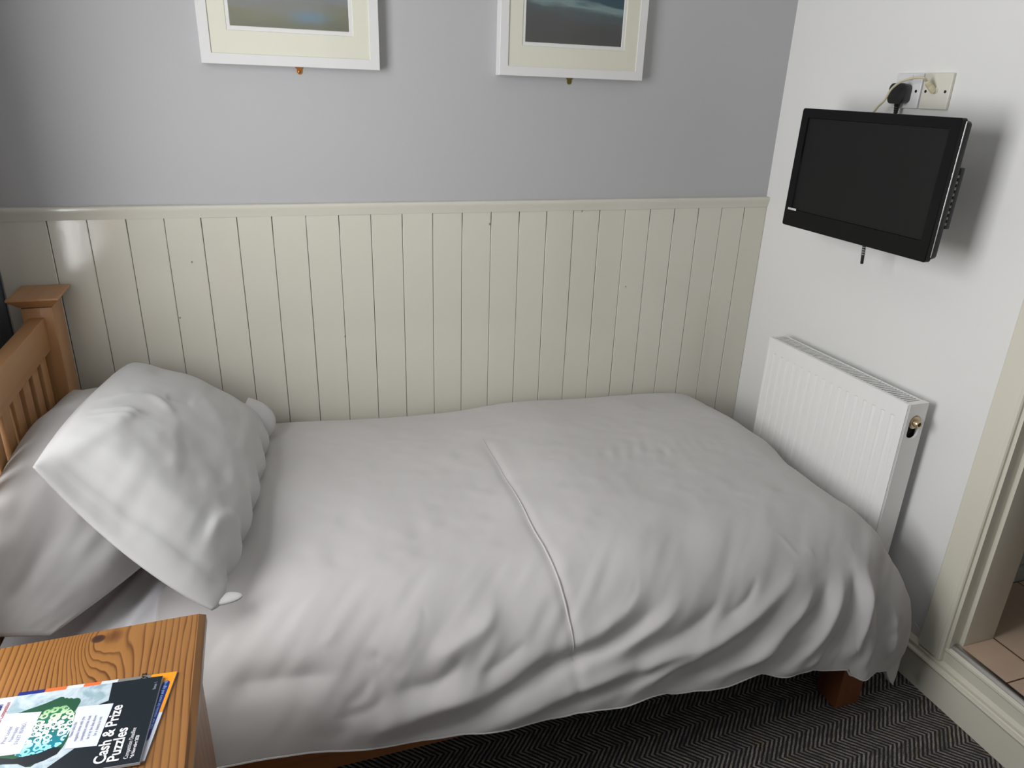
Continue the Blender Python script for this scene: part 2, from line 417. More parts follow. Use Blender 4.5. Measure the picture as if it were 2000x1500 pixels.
# ------------------------------------------------------------------ duvet surface
A0, B0 = -0.360, 0.740             # where the cloth starts to turn over the foot and over the front edge
YD = -0.018                       # wall side of the duvet
def sm(t): t = np.clip(t, 0, 1); return t*t*(3-2*t)
_ZX = [-2.2, -1.95, -1.7, -1.56, -1.37, -1.1, -1.0, -0.92, -0.74, -0.54, -0.42, -0.31]
_ZV = [0.560, 0.575, 0.590, 0.578, 0.566, 0.563, 0.568, 0.576, 0.562, 0.557, 0.553, 0.545]
TURN_Q = np.linspace(0, 12, 1201)
_t = np.clip(TURN_Q/2.35, 0, 1); _ph = PI/2*(_t*_t*(3-2*_t)*0.45+_t*0.55*(2-_t)*_t**0.3)
_ph = np.minimum(_ph, PI/2)
TURN_H = np.concatenate([[0], np.cumsum(np.cos(_ph[:-1]))*0.01]); TURN_V = np.concatenate([[0], np.cumsum(np.sin(_ph[:-1]))*0.01])
def duvet_base(a, b):
    a = np.asarray(a, float); b = np.asarray(b, float)
    ea = np.maximum(a-A0, 0); eb = np.maximum(b-B0, 0)
    x = np.minimum(a, A0); y = YD-np.minimum(b, B0)
    d = np.hypot(ea, eb)+1e-9; ct = ea/d; st = eb/d
    Rr = 0.165*ct**2 + 0.225*st**2
    Rr = Rr*(1+0.30*(2*ct*st)**2)
    # clothoid-like turn from flat to hanging: angle eases in and out over 1.9 R, tables are in units of R
    q = d/(Rr+1e-9)
    h = Rr*np.interp(q, TURN_Q, TURN_H) + 0.035*np.maximum(q-1.9, 0)*Rr*(st**2+1.6*ct*st)
    v = Rr*np.interp(q, TURN_Q, TURN_V)
    x = x + h*ct; y = y - h*st
    _am = np.minimum(a, A0+0.1); _k = (-0.10, -0.06, -0.03, 0, 0.03, 0.06, 0.10)
    zt = sum(np.interp(_am+k_, _ZX, _ZV) for k_ in _k)/len(_k)
    yy = np.clip(b/B0, 0, 1)
    zt = zt + 0.022*np.sin(PI*yy)*(1-0.3*sm((a+0.6)/0.4)) 
    # rolls down against the wall
    wr = np.clip((0.045-b)/0.045, 0, 1); zt = zt - 0.05*(1-np.sqrt(np.maximum(1-wr**2, 0)))
    z = zt - v
    return np.stack([x, y, z], -1)
def duvet_hem(a):                 # how far the cloth reaches past the front edge
    return np.interp(a, [-2.1, -1.83, -1.67, -1.53, -1.37, -1.26, -1.12, -1.04, -0.89, -0.78, -0.63, -0.45, -0.34, -0.27, A0+0.01],
                     [0.395, 0.404, 0.419, 0.444, 0.449, 0.459, 0.469, 0.479, 0.474, 0.504, 0.484, 0.514, 0.540, 0.550, 0.550])
def seg_dist(a, b, pts):
    best = np.full(a.shape, 1e9); bt = np.zeros(a.shape); sd = np.zeros(a.shape)
    n = len(pts)-1; Ls = [math.hypot(pts[i+1][0]-pts[i][0], pts[i+1][1]-pts[i][1]) for i in range(n)]; tot = sum(Ls); acc = 0
    for i in range(n):
        (x0, y0), (x1, y1) = pts[i], pts[i+1]; dx, dy = x1-x0, y1-y0; L2 = dx*dx+dy*dy+1e-12
        t = np.clip(((a-x0)*dx+(b-y0)*dy)/L2, 0, 1); px = x0+t*dx; py = y0+t*dy
        d = np.hypot(a-px, b-py); m = d < best
        best = np.where(m, d, best); bt = np.where(m, (acc+t*Ls[i])/tot, bt); sd = np.where(m, np.sign(dx*(b-y0)-dy*(a-x0)), sd); acc += Ls[i]
    return best, bt, sd
def smooth_path(pts, n=14):
    P = np.array(pts, float)
    if len(P) < 3: return [tuple(p) for p in P]
    out = []
    Q = np.vstack([2*P[0]-P[1], P, 2*P[-1]-P[-2]])
    for i in range(1, len(Q)-2):
        for k in range(n if i < len(Q)-3 else n+1):
            t = k/n
            out.append(tuple(0.5*((2*Q[i])+(-Q[i-1]+Q[i+1])*t+(2*Q[i-1]-5*Q[i]+4*Q[i+1]-Q[i+2])*t*t+(-Q[i-1]+3*Q[i]-3*Q[i+1]+Q[i+2])*t**3)))
    return out
DUVET_FOLDS = [
    ([(-0.486, 0.968), (-0.612, 1.049), (-0.752, 1.104), (-0.912, 1.129), (-1.083, 1.144)], 0.012, 0.026),
    ([(-0.532, 1.013), (-0.617, 1.084), (-0.717, 1.129), (-0.852, 1.164), (-0.947, 1.189)], -0.01, 0.02),
    ([(-0.441, 0.998), (-0.517, 1.079), (-0.612, 1.139), (-0.732, 1.184)], 0.009, 0.022),
    ([(-0.411, 1.003), (-0.461, 1.084), (-0.542, 1.139), (-0.617, 1.199)], -0.009, 0.018),
    ([(-0.371, 0.983), (-0.406, 1.069), (-0.466, 1.154), (-0.542, 1.204), (-0.632, 1.224)], 0.01, 0.022),
    ([(-0.336, 0.988), (-0.366, 1.099), (-0.406, 1.179), (-0.466, 1.234)], -0.009, 0.018),
    ([(-0.301, 0.983), (-0.311, 1.084), (-0.341, 1.189), (-0.396, 1.249)], 0.009, 0.022),
    ([(-0.271, 1.039), (-0.246, 1.134), (-0.226, 1.234), (-0.231, 1.289)], -0.008, 0.022),
    ([(-0.211, 1.074), (-0.166, 1.164), (-0.116, 1.254)], 0.008, 0.02),
    ([(-0.877, 0.988), (-0.942, 1.034), (-1.033, 1.069), (-1.148, 1.089), (-1.268, 1.104)], -0.011, 0.022),
    ([(-0.812, 0.973), (-0.877, 1.034), (-0.978, 1.074), (-1.098, 1.094), (-1.203, 1.109)], 0.009, 0.024),
    ([(-0.722, 1.003), (-0.787, 1.054), (-0.887, 1.094), (-1.003, 1.114)], -0.008, 0.02),
    ([(-0.912, 0.953), (-0.973, 1.003), (-1.048, 1.034), (-1.148, 1.059)], 0.006, 0.022),
    ([(-0.617, 0.973), (-0.667, 1.029), (-0.742, 1.064)], -0.007, 0.014),
    ([(-0.481, 0.963), (-0.502, 0.923), (-0.517, 0.878)], 0.006, 0.012),
    ([(-0.446, 0.963), (-0.451, 0.928)], 0.006, 0.012),
    ([(-0.401, 0.968), (-0.386, 0.928)], -0.005, 0.012),
    ([(-0.326, 0.968), (-0.316, 0.933)], 0.005, 0.012),
    ([(-0.927, 0.928), (-0.953, 0.973), (-0.988, 1.003)], -0.005, 0.014),
    ([(-1.203, 1.013), (-1.263, 1.049), (-1.333, 1.074)], -0.009, 0.022),
    ([(-1.248, 0.888), (-1.283, 0.943), (-1.338, 0.973)], 0.005, 0.03),
    ([(-0.922, 1.114), (-1.073, 1.139), (-1.213, 1.164), (-1.373, 1.174)], 0.011, 0.026),
    ([(-0.983, 1.039), (-1.058, 1.069), (-1.163, 1.084), (-1.258, 1.099), (-1.388, 1.109)], -0.01, 0.024),
    ([(-0.802, 1.109), (-0.922, 1.149), (-1.033, 1.174), (-1.143, 1.189), (-1.258, 1.189)], -0.011, 0.022),
    ([(-0.702, 1.084), (-0.817, 1.139), (-0.953, 1.169), (-1.073, 1.189), (-1.178, 1.194)], 0.011, 0.024),
    ([(-0.607, 1.109), (-0.702, 1.159), (-0.812, 1.194), (-0.907, 1.219)], -0.011, 0.02),
    ([(-0.532, 1.114), (-0.617, 1.159), (-0.712, 1.184), (-0.812, 1.214)], 0.009, 0.022),
    ([(-0.461, 1.144), (-0.557, 1.194), (-0.642, 1.219)], -0.009, 0.02),
    ([(-0.426, 1.189), (-0.497, 1.224), (-0.592, 1.229)], 0.007, 0.02),
    ([(-0.376, 1.164), (-0.396, 1.219), (-0.416, 1.254)], -0.009, 0.018),
    ([(-0.331, 1.179), (-0.331, 1.239)], 0.008, 0.02),
    ([(-0.236, 1.184), (-0.226, 1.249), (-0.231, 1.279)], -0.009, 0.02),
    ([(-1.258, 0.918), (-1.293, 0.973), (-1.363, 1.003), (-1.429, 1.029)], 0.01, 0.028),
    ([(-1.343, 1.013), (-1.378, 1.049), (-1.419, 1.069), (-1.509, 1.069)], -0.01, 0.024),
    ([(-1.138, 1.024), (-1.258, 1.094), (-1.419, 1.114), (-1.539, 1.139), (-1.629, 1.144)], 0.014, 0.03),
    ([(-1.148, 1.104), (-1.268, 1.129), (-1.358, 1.164), (-1.504, 1.179), (-1.609, 1.179)], -0.012, 0.022),
    ([(-1.148, 1.159), (-1.268, 1.179), (-1.368, 1.189)], 0.008, 0.02),
    ([(-1.419, 0.903), (-1.419, 0.938), (-1.439, 0.953)], -0.006, 0.012),
    ([(-1.594, 0.928), (-1.609, 0.948), (-1.634, 0.963)], 0.006, 0.014),
    ([(-1.559, 1.008), (-1.529, 0.998), (-1.504, 1.019), (-1.474, 1.044)], -0.012, 0.024),
    ([(-1.539, 0.993), (-1.519, 0.973), (-1.494, 1.013)], 0.007, 0.03),
    ([(-1.584, 1.019), (-1.679, 1.013), (-1.819, 0.998)], -0.01, 0.03),
    ([(-1.539, 1.029), (-1.564, 1.064), (-1.609, 1.084)], -0.008, 0.02),
    ([(-1.524, 1.029), (-1.554, 1.074), (-1.594, 1.089)], 0.006, 0.016),
    ([(-1.509, 1.059), (-1.549, 1.094), (-1.624, 1.104)], -0.007, 0.02),
    ([(-1.654, 1.024), (-1.684, 1.059), (-1.699, 1.089)], -0.005, 0.03),
    ([(-1.584, 1.119), (-1.614, 1.134), (-1.664, 1.134)], -0.01, 0.022),
    ([(-1.739, 1.024), (-1.769, 1.044), (-1.804, 1.044)], 0.006, 0.04),
    ([(-1.679, 1.044), (-1.639, 1.119)], 0.005, 0.03),
    ([(-1.774, 1.069), (-1.794, 1.109)], 0.006, 0.03),
]
def vnoise(x, y, seed):
    """smooth value noise"""
    r = np.random.default_rng(seed).normal(0, 1, (64, 64))
    xi = np.floor(x).astype(int); yi = np.floor(y).astype(int); fx = sm(x-xi); fy = sm(y-yi)
    g = lambda i, j: r[i % 64, j % 64]
    return (g(xi, yi)*(1-fx)+g(xi+1, yi)*fx)*(1-fy)+(g(xi, yi+1)*(1-fx)+g(xi+1, yi+1)*fx)*fy
def grid_faces(n, m, flip=False):
    F = []
    for i in range(n-1):
        for j in range(m-1):
            q = (i*m+j, i*m+j+1, (i+1)*m+j+1, (i+1)*m+j)
            F.append(q[::-1] if flip else q)
    return F
def grid_normals(P):
    du = np.gradient(P, axis=0); dv = np.gradient(P, axis=1); N = np.cross(dv, du)
    N /= np.linalg.norm(N, axis=-1, keepdims=True)+1e-12
    return N
def duvet_surface(a, b):
    P = duvet_base(a, b); N = grid_normals(P)
    disp = np.zeros(a.shape)
    for pts, amp, w in DUVET_FOLDS:
        path = smooth_path(pts)
        ln = sum(math.dist(pts[i], pts[i+1]) for i in range(len(pts)-1)); sc_ = min(1.0, max(0.22, (ln-0.04)/0.20)); amp *= sc_**1.3; w *= 0.45+0.5*sc_
        dd, t, sd = seg_dist(a, b, path)
        env = sm(np.minimum(t/0.35, (1-t)/0.25))
        ww = w*(0.75+0.5*t)
        disp += 1.6*amp*env*np.exp(-(dd/ww)**1.6)
    # broad quilting and light creases
    side = sm((b-0.75)/0.15)
    top = 1-side
    disp += 0.0045*vnoise(a*3.2+9, b*3.4, 3) + 0.0020*vnoise(a*9+2, b*8, 4)
    disp += top*0.0007*vnoise(a*26, b*30, 5)
    disp += side*0.0025*vnoise((a+b*0.8)*13, (b-a*0.4)*4, 6) + side*0.0010*vnoise((a+b*0.8)*34, (b-a*0.4)*9, 7)
    # small ruched creases mid-duvet, running away from the foot
    rp = np.exp(-((a+0.62+0.35*(b-0.45))/0.22)**2-((b-0.47)/0.05)**2)
    disp += 0.0016*rp*np.sin((a*0.9+b*0.35)*150)*(0.5+0.5*vnoise(a*20, b*20, 8))
    # shallow channel where the stitched seam pulls the filling down
    disp -= 0.0045*np.exp(-((a+1.110)/0.014)**2)*sm((b-0.25)/0.2)
    # foot end cloth falls in soft flutes
    foot = sm((a-A0-0.10)/0.12)
    disp += foot*0.010*np.sin(b*17+1.0)*sm(b/0.1)
    ea = np.maximum(a-A0, 0); eb = np.maximum(b-B0, 0); d = np.hypot(ea, eb); th = np.arctan2(eb, ea+1e-6)
    disp += 0.012*sm((d-0.18)/0.2)*np.sin(th*9.0+0.7)*sm(th/0.3)*sm((PI/2-th)/0.2)
    disp *= sm(b/0.06)
    disp *= 1-0.55*sm((b-(B0+duvet_hem(a))+0.10)/0.08)*sm((-0.9-a)/0.3)
    return P + N*disp[..., None]
def duvet_ab(na=430, nb=250):
    s = np.linspace(0, 1, na); t = np.linspace(0, 1, nb)
    A1 = A0+0.395
    a = -1.93 + (A1+1.93)*s
    aa = np.repeat(a[:, None], nb, 1)
    hem = duvet_hem(a)
    scal = (0.005*np.sin(a*19)+0.004*np.sin(a*43+1))*sm((a+1.3)/0.4)
    bmax = B0+hem+scal*sm((a+1.9)/0.3)
    bb = bmax[:, None]*t[None, :]
    # foot hem is a little shorter towards the wall
    ee = np.maximum(aa-A0, 0); aa = np.where(aa > A0, A0+ee*(0.86+0.14*sm((bb-0.5)/0.6)), aa)
    return aa, bb
aa, bb = duvet_ab()
Pd = duvet_surface(aa, bb)
duv = obj('duvet', Pd.reshape(-1, 3), grid_faces(*aa.shape), M_duvet, origin=(-1.1, -0.5, 0.57), auto=None)
tag(duv, 'white duvet spread over the single bed, hanging down its front side in long folds', 'duvet')
so = duv.modifiers.new('thickness', 'SOLIDIFY'); so.thickness = 0.014; so.offset = -1
# stitched seam
bq = np.linspace(0.30, 1.09, 90)
AA, BBq = np.meshgrid(np.array([-1.113, -1.110, -1.107]), bq, indexing='ij')
Ps = duvet_surface(AA + 0.02*0, BBq)
# re-evaluate on a finer patch for proper normals
AA, BBq = np.meshgrid(np.linspace(-1.125, -1.095, 13), bq, indexing='ij'); Pp = duvet_surface(AA, BBq); Np = grid_normals(Pp)
if Np[6, 10, 2] < 0: Np = -Np
line = Pp[6] + Np[6]*0.0012
rad = [(0.0005+0.0021*float(sm((v-0.42)/0.4)))*float(1-0.9*sm((v-0.98)/0.10)) for v in bq]
MB().tube([tuple(v) for v in line], rad, 8).build('seam', M_duvet, duv)
# hem binding
aa2 = aa[:, -1]; hemline = Pd[:, -1, :]
MB().tube([tuple(v) for v in hemline[::3]], 0.0022, 6).build('hem', M_duvet, duv)
# loose thread at the foot corner
MB().tube([(-0.095, -1.01, 0.245), (-0.080, -1.015, 0.225), (-0.072, -1.02, 0.200), (-0.085, -1.03, 0.185), (-0.100, -1.035, 0.180)], 0.0004, 5).build('loose_thread', M_duvet, duv)

# ------------------------------------------------------------------ bed
bed = thing('single_bed', (-1.2, -0.5, 0.0), 'wooden single bed with slatted headboard pushed against the cream boarded wall', 'bed')
def post(x0, x1, y0, y1, zt):
    MB().box((x0, y0, 0.0), (x1, y1, zt-0.028), 0.003).build('headboard_post', M_hbz, bed)
    cx, cy = (x0+x1)/2, (y0+y1)/2; hx, hy = (x1-x0)/2, (y1-y0)/2
    # overhanging cap: bevelled underside, flat lip, low pyramid top
    lv = [(-0.020, 0.0005), (-0.001, 0.0205), (0.001, 0.022), (0.0055, 0.022), (0.0065, 0.021)]
    V = []; F = []
    for dz, g in lv:
        for sx, sy in ((-1, -1), (1, -1), (1, 1), (-1, 1)): V.append((cx+sx*(hx+g), cy+sy*(hy+g), zt+dz-0.006))
    for i in range(len(lv)-1):
        for k in range(4): F.append((i*4+k, i*4+(k+1) % 4, (i+1)*4+(k+1) % 4, (i+1)*4+k))
    F.append((3, 2, 1, 0)); n = (len(lv)-1)*4; F.append((n, n+1, n+2, n+3))
    MB().add(V, F).build('post_cap', M_hby, bed, auto=12)
HBX0, HBX1 = -2.246, -2.178
post(HBX0, HBX1, -0.130, -0.030, 1.030)
post(HBX0, HBX1, -1.030, -0.930, 1.030)
MB().box((-2.233, -0.934, 0.892), (-2.199, -0.126, 0.977), 0.003).build('headboard_rail', M_hby, bed)
MB().box((-2.230, -0.934, 0.36), (-2.202, -0.126, 0.46), 0.003).build('headboard_rail', M_hby, bed)
ns = 10; y_a, y_b = -0.185, -0.885
for k in range(ns):
    yc = y_a + (y_b-y_a)*k/(ns-1)
    MB().box((-2.225, yc-0.024, 0.455), (-2.207, yc+0.024, 0.895), 0.002).build('slat', M_hbz, bed)
MB().box((-2.19, -1.008, 0.237), (-0.262, -0.986, 0.365), 0.003).build('side_rail', M_hbx, bed)
MB().box((-2.19, -0.066, 0.237), (-0.262, -0.044, 0.365), 0.003).build('side_rail', M_hbx, bed)
for yy0 in (-1.012, -0.118):
    MB().box((-0.302, yy0, 0.0), (-0.224, yy0+0.078, 0.330), 0.003).build('leg', M_leg, bed)
MB().box((-0.290, -0.940, 0.237), (-0.262, -0.115, 0.365), 0.003).build('footboard_rail', M_hby, bed)
# mattress with fitted sheet
mt = thing('mattress', (-1.2, -0.5, 0.35), 'white sheeted mattress showing between the pillows and the bedside table', 'mattress')
MB().box((-2.195, -0.940, 0.366), (-0.340, -0.045, 0.495), 0.060, 5).build('mattress_body', M_sheet, mt)
# rumpled sheet gathered by the pillows at the front edge
na, nb = 90, 70
u = np.linspace(-2.19, -1.85, na); v = np.linspace(0, 0.62, nb); uu, vv = np.meshgrid(u, v, indexing='ij')
yy = -0.62-np.minimum(vv, 0.30); e = np.maximum(vv-0.30, 0); ph = np.minimum(e/0.125, 1)*PI/2
xs = uu; ys = yy-0.085*np.sin(ph); zs = 0.560-0.075*(1-np.cos(ph))-np.maximum(e-0.125, 0)
dl = 0.012*np.exp(-((uu+1.955+0.35*(vv-0.2))/0.018)**2)*sm(vv/0.1)+0.010*np.exp(-((uu+2.03+0.5*(vv-0.2))/0.022)**2)-0.006*np.exp(-((uu+1.90+0.2*(vv-0.2))/0.02)**2)+0.003*vnoise(uu*20, vv*10, 31)
zs = zs+dl+0.004-0.06*sm((uu+1.93)/0.09)*(1+vv); ys = ys-dl*np.sin(ph)
sh = obj('fitted_sheet', np.stack([xs, ys, zs], -1).reshape(-1, 3), grid_faces(na, nb), M_sheet, mt, auto=None)
m_ = sh.modifiers.new('thickness', 'SOLIDIFY'); m_.thickness = 0.004; m_.offset = -1

# ------------------------------------------------------------------ pillows
def pillow(name, c, thick, label, bows=None, nu=120, nv=90, puff=0.42, up=None, wrinkles=(), seed=1, flap=None, scallop=(), twist=0.0, lean=0.5):
    """c = corners at (u,v) = (0,0),(1,0),(1,1),(0,1); bows = sideways bow of each edge (mid-edge offset vectors)"""
    c = [np.array(p, float) for p in c]
    u, v = np.meshgrid(np.linspace(0, 1, nu), np.linspace(0, 1, nv), indexing='ij')
    U, V = u[..., None], v[..., None]
    mid = (1-U)*(1-V)*c[0]+U*(1-V)*c[1]+U*V*c[2]+(1-U)*V*c[3]
    bows = bows or {}
    k4 = lambda t: 4*t*(1-t)
    if 'v0' in bows: mid = mid + np.array(bows['v0'])*k4(U)*(1-V)
    if 'v1' in bows: mid = mid + np.array(bows['v1'])*k4(U)*V
    if 'u0' in bows: mid = mid + np.array(bows['u0'])*k4(V)*(1-U)
    if 'u1' in bows: mid = mid + np.array(bows['u1'])*k4(V)*U
    if 'c' in bows: mid = mid + np.array(bows['c'])*k4(U)*k4(V)
    N = grid_normals(mid)
    if up is not None and (N[nu//2, nv//2]@np.array(up)) < 0: N = -N
    prof = (np.clip(k4(u), 0, 1)*np.clip(k4(v), 0, 1))**puff
    if flap:                                    # boxy open end of the case with a crisp hem
        ks = ([0, flap*0.5, flap, flap*1.8, 0.10, 0.16, 0.25, 0.35, 0.5], [0, 0.16, 0.27, 0.40, 0.68, 0.86, 0.95, 0.99, 1.0])
        raw = np.interp(u, *ks); soft = sum(np.interp(np.abs(u+o_), *ks) for o_ in np.linspace(-0.045, 0.045, 9))/9
        kf = sm((u-flap)/0.05); pu = np.where(u < 0.5, raw*(1-kf)+soft*kf, np.clip(k4(u), 0, 1)**puff)
        prof = pu*np.clip(k4(v), 0, 1)**puff
    T = thick*prof
    eu = np.minimum(u, 1-u); ev = np.minimum(v, 1-v)
    w = np.zeros(u.shape)
    for pts, amp, wd in wrinkles:
        dd, t, sd = seg_dist(u, v, smooth_path(pts)); w += amp*sm(np.minimum(t/0.25, (1-t)/0.25)+0.15)*np.exp(-(dd/wd)**2)
    w += 0.0035*vnoise(u*5+seed, v*5, seed) + 0.0012*vnoise(u*17, v*15, seed+1)
    off = np.zeros(mid.shape)
    for edge, amp, fr, ph0 in scallop:          # pulled-in puckers along an edge
        if edge == 'v1': s, e, dirv = u, 1-v, c[3]-c[0]
        elif edge == 'v0': s, e, dirv = u, v, c[0]-c[3]
        elif edge == 'u1': s, e, dirv = v, 1-u, c[1]-c[0]
        else: s, e, dirv = v, u, c[0]-c[1]
        dirv = dirv/np.linalg.norm(dirv)
        wv = np.abs(np.sin(PI*fr*s+ph0+0.8*np.sin(5*s)))
        off += dirv*((amp*(wv-0.5)*np.exp(-(e/0.05)**2)))[..., None]
        w += 0.35*amp*(wv-0.5)*np.exp(-(e/0.13)**2)*sm(e/0.02)
    rim = sm(np.minimum(eu, ev)/0.03)
    top = mid + off + N*(T*lean*2*0.5 + w*rim + 0.0025)[..., None]
    bot = mid + off - N*(T*(1-lean) + 0.0025)[..., None]
    n = nu*nv
    F = grid_faces(nu, nv) + [tuple(i+n for i in f) for f in grid_faces(nu, nv, True)]
    def join(i, j): F.append((i, j, j+n, i+n))
    for i in range(nu-1): join(i*nv, (i+1)*nv); join((i+1)*nv+nv-1, i*nv+nv-1)
    for j in range(nv-1): join(j+1, j); join((nu-1)*nv+j, (nu-1)*nv+j+1)
    o = obj(name, np.vstack([top.reshape(-1, 3), bot.reshape(-1, 3)]), F, M_pillow, origin=tuple(mid[nu//2, nv//2]), auto=None)
    bm = bmesh.new(); bm.from_mesh(o.data); bmesh.ops.recalc_face_normals(bm, faces=bm.faces); bm.to_mesh(o.data); bm.free()
    tag(o, label, 'pillow', 'white pillows at the head of the bed')
    return o, top, N
# u runs from the open end near the camera to the wall, v from the headboard side down to the duvet
pl2, top2, N2 = pillow('pillow', [(-2.225, -0.985, 0.705), (-2.185, -0.085, 0.760), (-1.80, -0.10, 0.600), (-2.078, -0.935, 0.632)], 0.130,
    'flatter white pillow leaning on the slatted headboard, lowest and mostly covered', bows={'v0': (0.0, 0, 0.03), 'v1': (0.10, 0, 0.005), 'c': (0.0, 0.0, 0.055)}, up=(1, 0, 1), seed=11, flap=0.05, lean=0.62,
    wrinkles=[([(0.1, 0.9), (0.35, 0.7), (0.6, 0.6)], 0.006, 0.05), ([(0.05, 0.5), (0.3, 0.45)], -0.006, 0.06), ([(0.2, 0.95), (0.4, 0.85), (0.6, 0.8)], -0.006, 0.03), ([(0.65, 0.05), (0.72, 0.5)], 0.006, 0.04)])
pl1, top1, N1 = pillow('pillow', [(-2.085, -0.800, 0.895), (-2.040, -0.085, 0.815), (-1.705, -0.085, 0.605), (-1.815, -0.925, 0.615)], 0.120,
    'plump white pillow on top, propped diagonally with its pointed corner towards the headboard', bows={'v1': (0.015, 0, 0.0), 'v0': (-0.01, 0, 0.015), 'u0': (0.0, -0.02, -0.015)}, up=(1, 0, 1), seed=21, flap=0.04, lean=0.86,
    wrinkles=[([(0.02, 0.02), (0.22, 0.14), (0.42, 0.20)], 0.005, 0.04), ([(0.40, 0.06), (0.50, 0.22), (0.46, 0.38)], 0.006, 0.022), ([(0.30, 0.04), (0.36, 0.16), (0.38, 0.24)], 0.004, 0.012), ([(0.26, 0.05), (0.31, 0.15), (0.33, 0.22)], 0.004, 0.012),
              ([(0.30, 0.45), (0.36, 0.62), (0.34, 0.8)], -0.006, 0.05), ([(0.12, 0.75), (0.2, 0.85), (0.22, 0.96)], 0.007, 0.035), ([(0.55, 0.3), (0.6, 0.45)], -0.006, 0.03), ([(0.044, 0.03), (0.044, 0.5), (0.044, 0.97)], 0.0016, 0.006)],
    scallop=[('v1', 0.020, 7, 0.3)])
# folded-out corner of the top pillow's case by the wall
def ear(parent, base, d1, d2, nrm, L, Wd, thick, name):
    nu, nv = 26, 22
    u, v = np.meshgrid(np.linspace(0, 1, nu), np.linspace(-1, 1, nv), indexing='ij')
    wdt = Wd*np.sqrt(np.clip(1-u**2.4, 0, 1))
    base = np.array(base); d1 = np.array(d1); d2 = np.array(d2); nrm = np.array(nrm)
    P = base + d1*(u*L)[..., None] + d2*(v*wdt)[..., None]
    t = thick*np.sqrt(np.clip(1-u**2, 0, 1))*np.clip(1-v**2, 0, 1)**0.6+0.0015
    top = P+nrm*t[..., None]; bot = P-nrm*(t*0.6)[..., None]; n = nu*nv
    F = grid_faces(nu, nv)+[tuple(i+n for i in f) for f in grid_faces(nu, nv, True)]
    for i in range(nu-1): F.append((i*nv, (i+1)*nv, (i+1)*nv+n, i*nv+n)); F.append(((i+1)*nv+nv-1, i*nv+nv-1, i*nv+nv-1+n, (i+1)*nv+nv-1+n))
    for j in range(nv-1): F.append(((nu-1)*nv+j, (nu-1)*nv+j+1, (nu-1)*nv+j+1+n, (nu-1)*nv+j+n))
    o = MB().add(np.vstack([top.reshape(-1, 3), bot.reshape(-1, 3)]), F).build(name, M_pillow, parent, auto=None)
    return o
ear(pl1, (-1.775, -0.150, 0.655), (0.93, -0.12, -0.34), (0.30, 0.55, 0.45), (0.2, -0.5, 0.8), 0.098, 0.095, 0.032, 'case_corner')
ear(pl1, (-1.815, -0.895, 0.617), (0.95, 0.10, -0.10), (0.05, 0.9, 0.1), (0.1, -0.2, 0.95), 0.052, 0.018, 0.006, 'case_corner')

# ------------------------------------------------------------------ bedside table
NT_ = thing('bedside_table', (-2.01, -1.30, 0.0), 'orange pine bedside table with a dark knot in its top', 'bedside table')
TX0, TX1, TY0, TY1, TZ = -2.235, -1.808, -1.52, -1.078, 0.735
lv = [(-0.026, 0.020), (-0.024, 0.014), (-0.020, 0.010), (-0.014, 0.008), (-0.006, 0.0045), (-0.0015, 0.002), (0.0, 0.0075)]
V = []; F = []
prof = [(-0.028, 0.010), (-0.025, 0.003), (-0.021, 0.000), (-0.008, 0.000), (-0.0065, 0.0008), (-0.0012, 0.0085), (0.0, 0.0098)]
for dz, g in prof:
    for sx, sy in ((TX0+g, TY0+g), (TX1-g, TY0+g), (TX1-g, TY1-g*0.4), (TX0+g, TY1-g*0.4)): V.append((sx, sy, TZ+dz))
for i in range(len(prof)-1):
    for k in range(4): F.append((i*4+k, i*4+(k+1) % 4, (i+1)*4+(k+1) % 4, (i+1)*4+k))
F.append((3, 2, 1, 0)); n = (len(prof)-1)*4; F.append((n, n+1, n+2, n+3))
MB().add(V, F).build('table_top', M_pine, NT_, auto=24)
bx0, bx1, by0, by1 = TX0+0.022, TX1-0.020, TY0+0.02, TY1-0.012
b = MB(); b.box((bx0, by0, 0.05), (bx1, by1, TZ-0.027), 0.002); b.build('carcass', M_pinez, NT_)
MB().box((bx0-0.006, by0-0.006, 0.0), (bx1+0.006, by1+0.004, 0.085), 0.004).build('plinth', M_pinez, NT_)
MB().box((bx0+0.02, by0-0.012, 0.53), (bx1-0.02, by0+0.004, 0.69), 0.004).build('drawer', M_pinez, NT_)
dr = [o for o in NT_.children if o.name.startswith('drawer')][0]
MB().lathe([(0.006, 0), (0.006, 0.012), (0.016, 0.018), (0.018, 0.026), (0.012, 0.032)], ((bx0+bx1)/2, by0-0.011, 0.61), (0, -1, 0)).build('knob', M_pinez, dr)
MB().box((bx0+0.02, by0-0.012, 0.10), (bx1-0.02, by0+0.004, 0.515), 0.004).build('door', M_pinez, NT_)

# ------------------------------------------------------------------ radiator
rd = thing('radiator', (-0.07, -0.54, 0.20), 'white ribbed panel radiator on the wall beyond the foot of the bed', 'radiator')
RY0, RY1, RZ0, RZ1, RXF, RXB = -0.832, -0.252, 0.205, 0.810, -0.105, -0.040
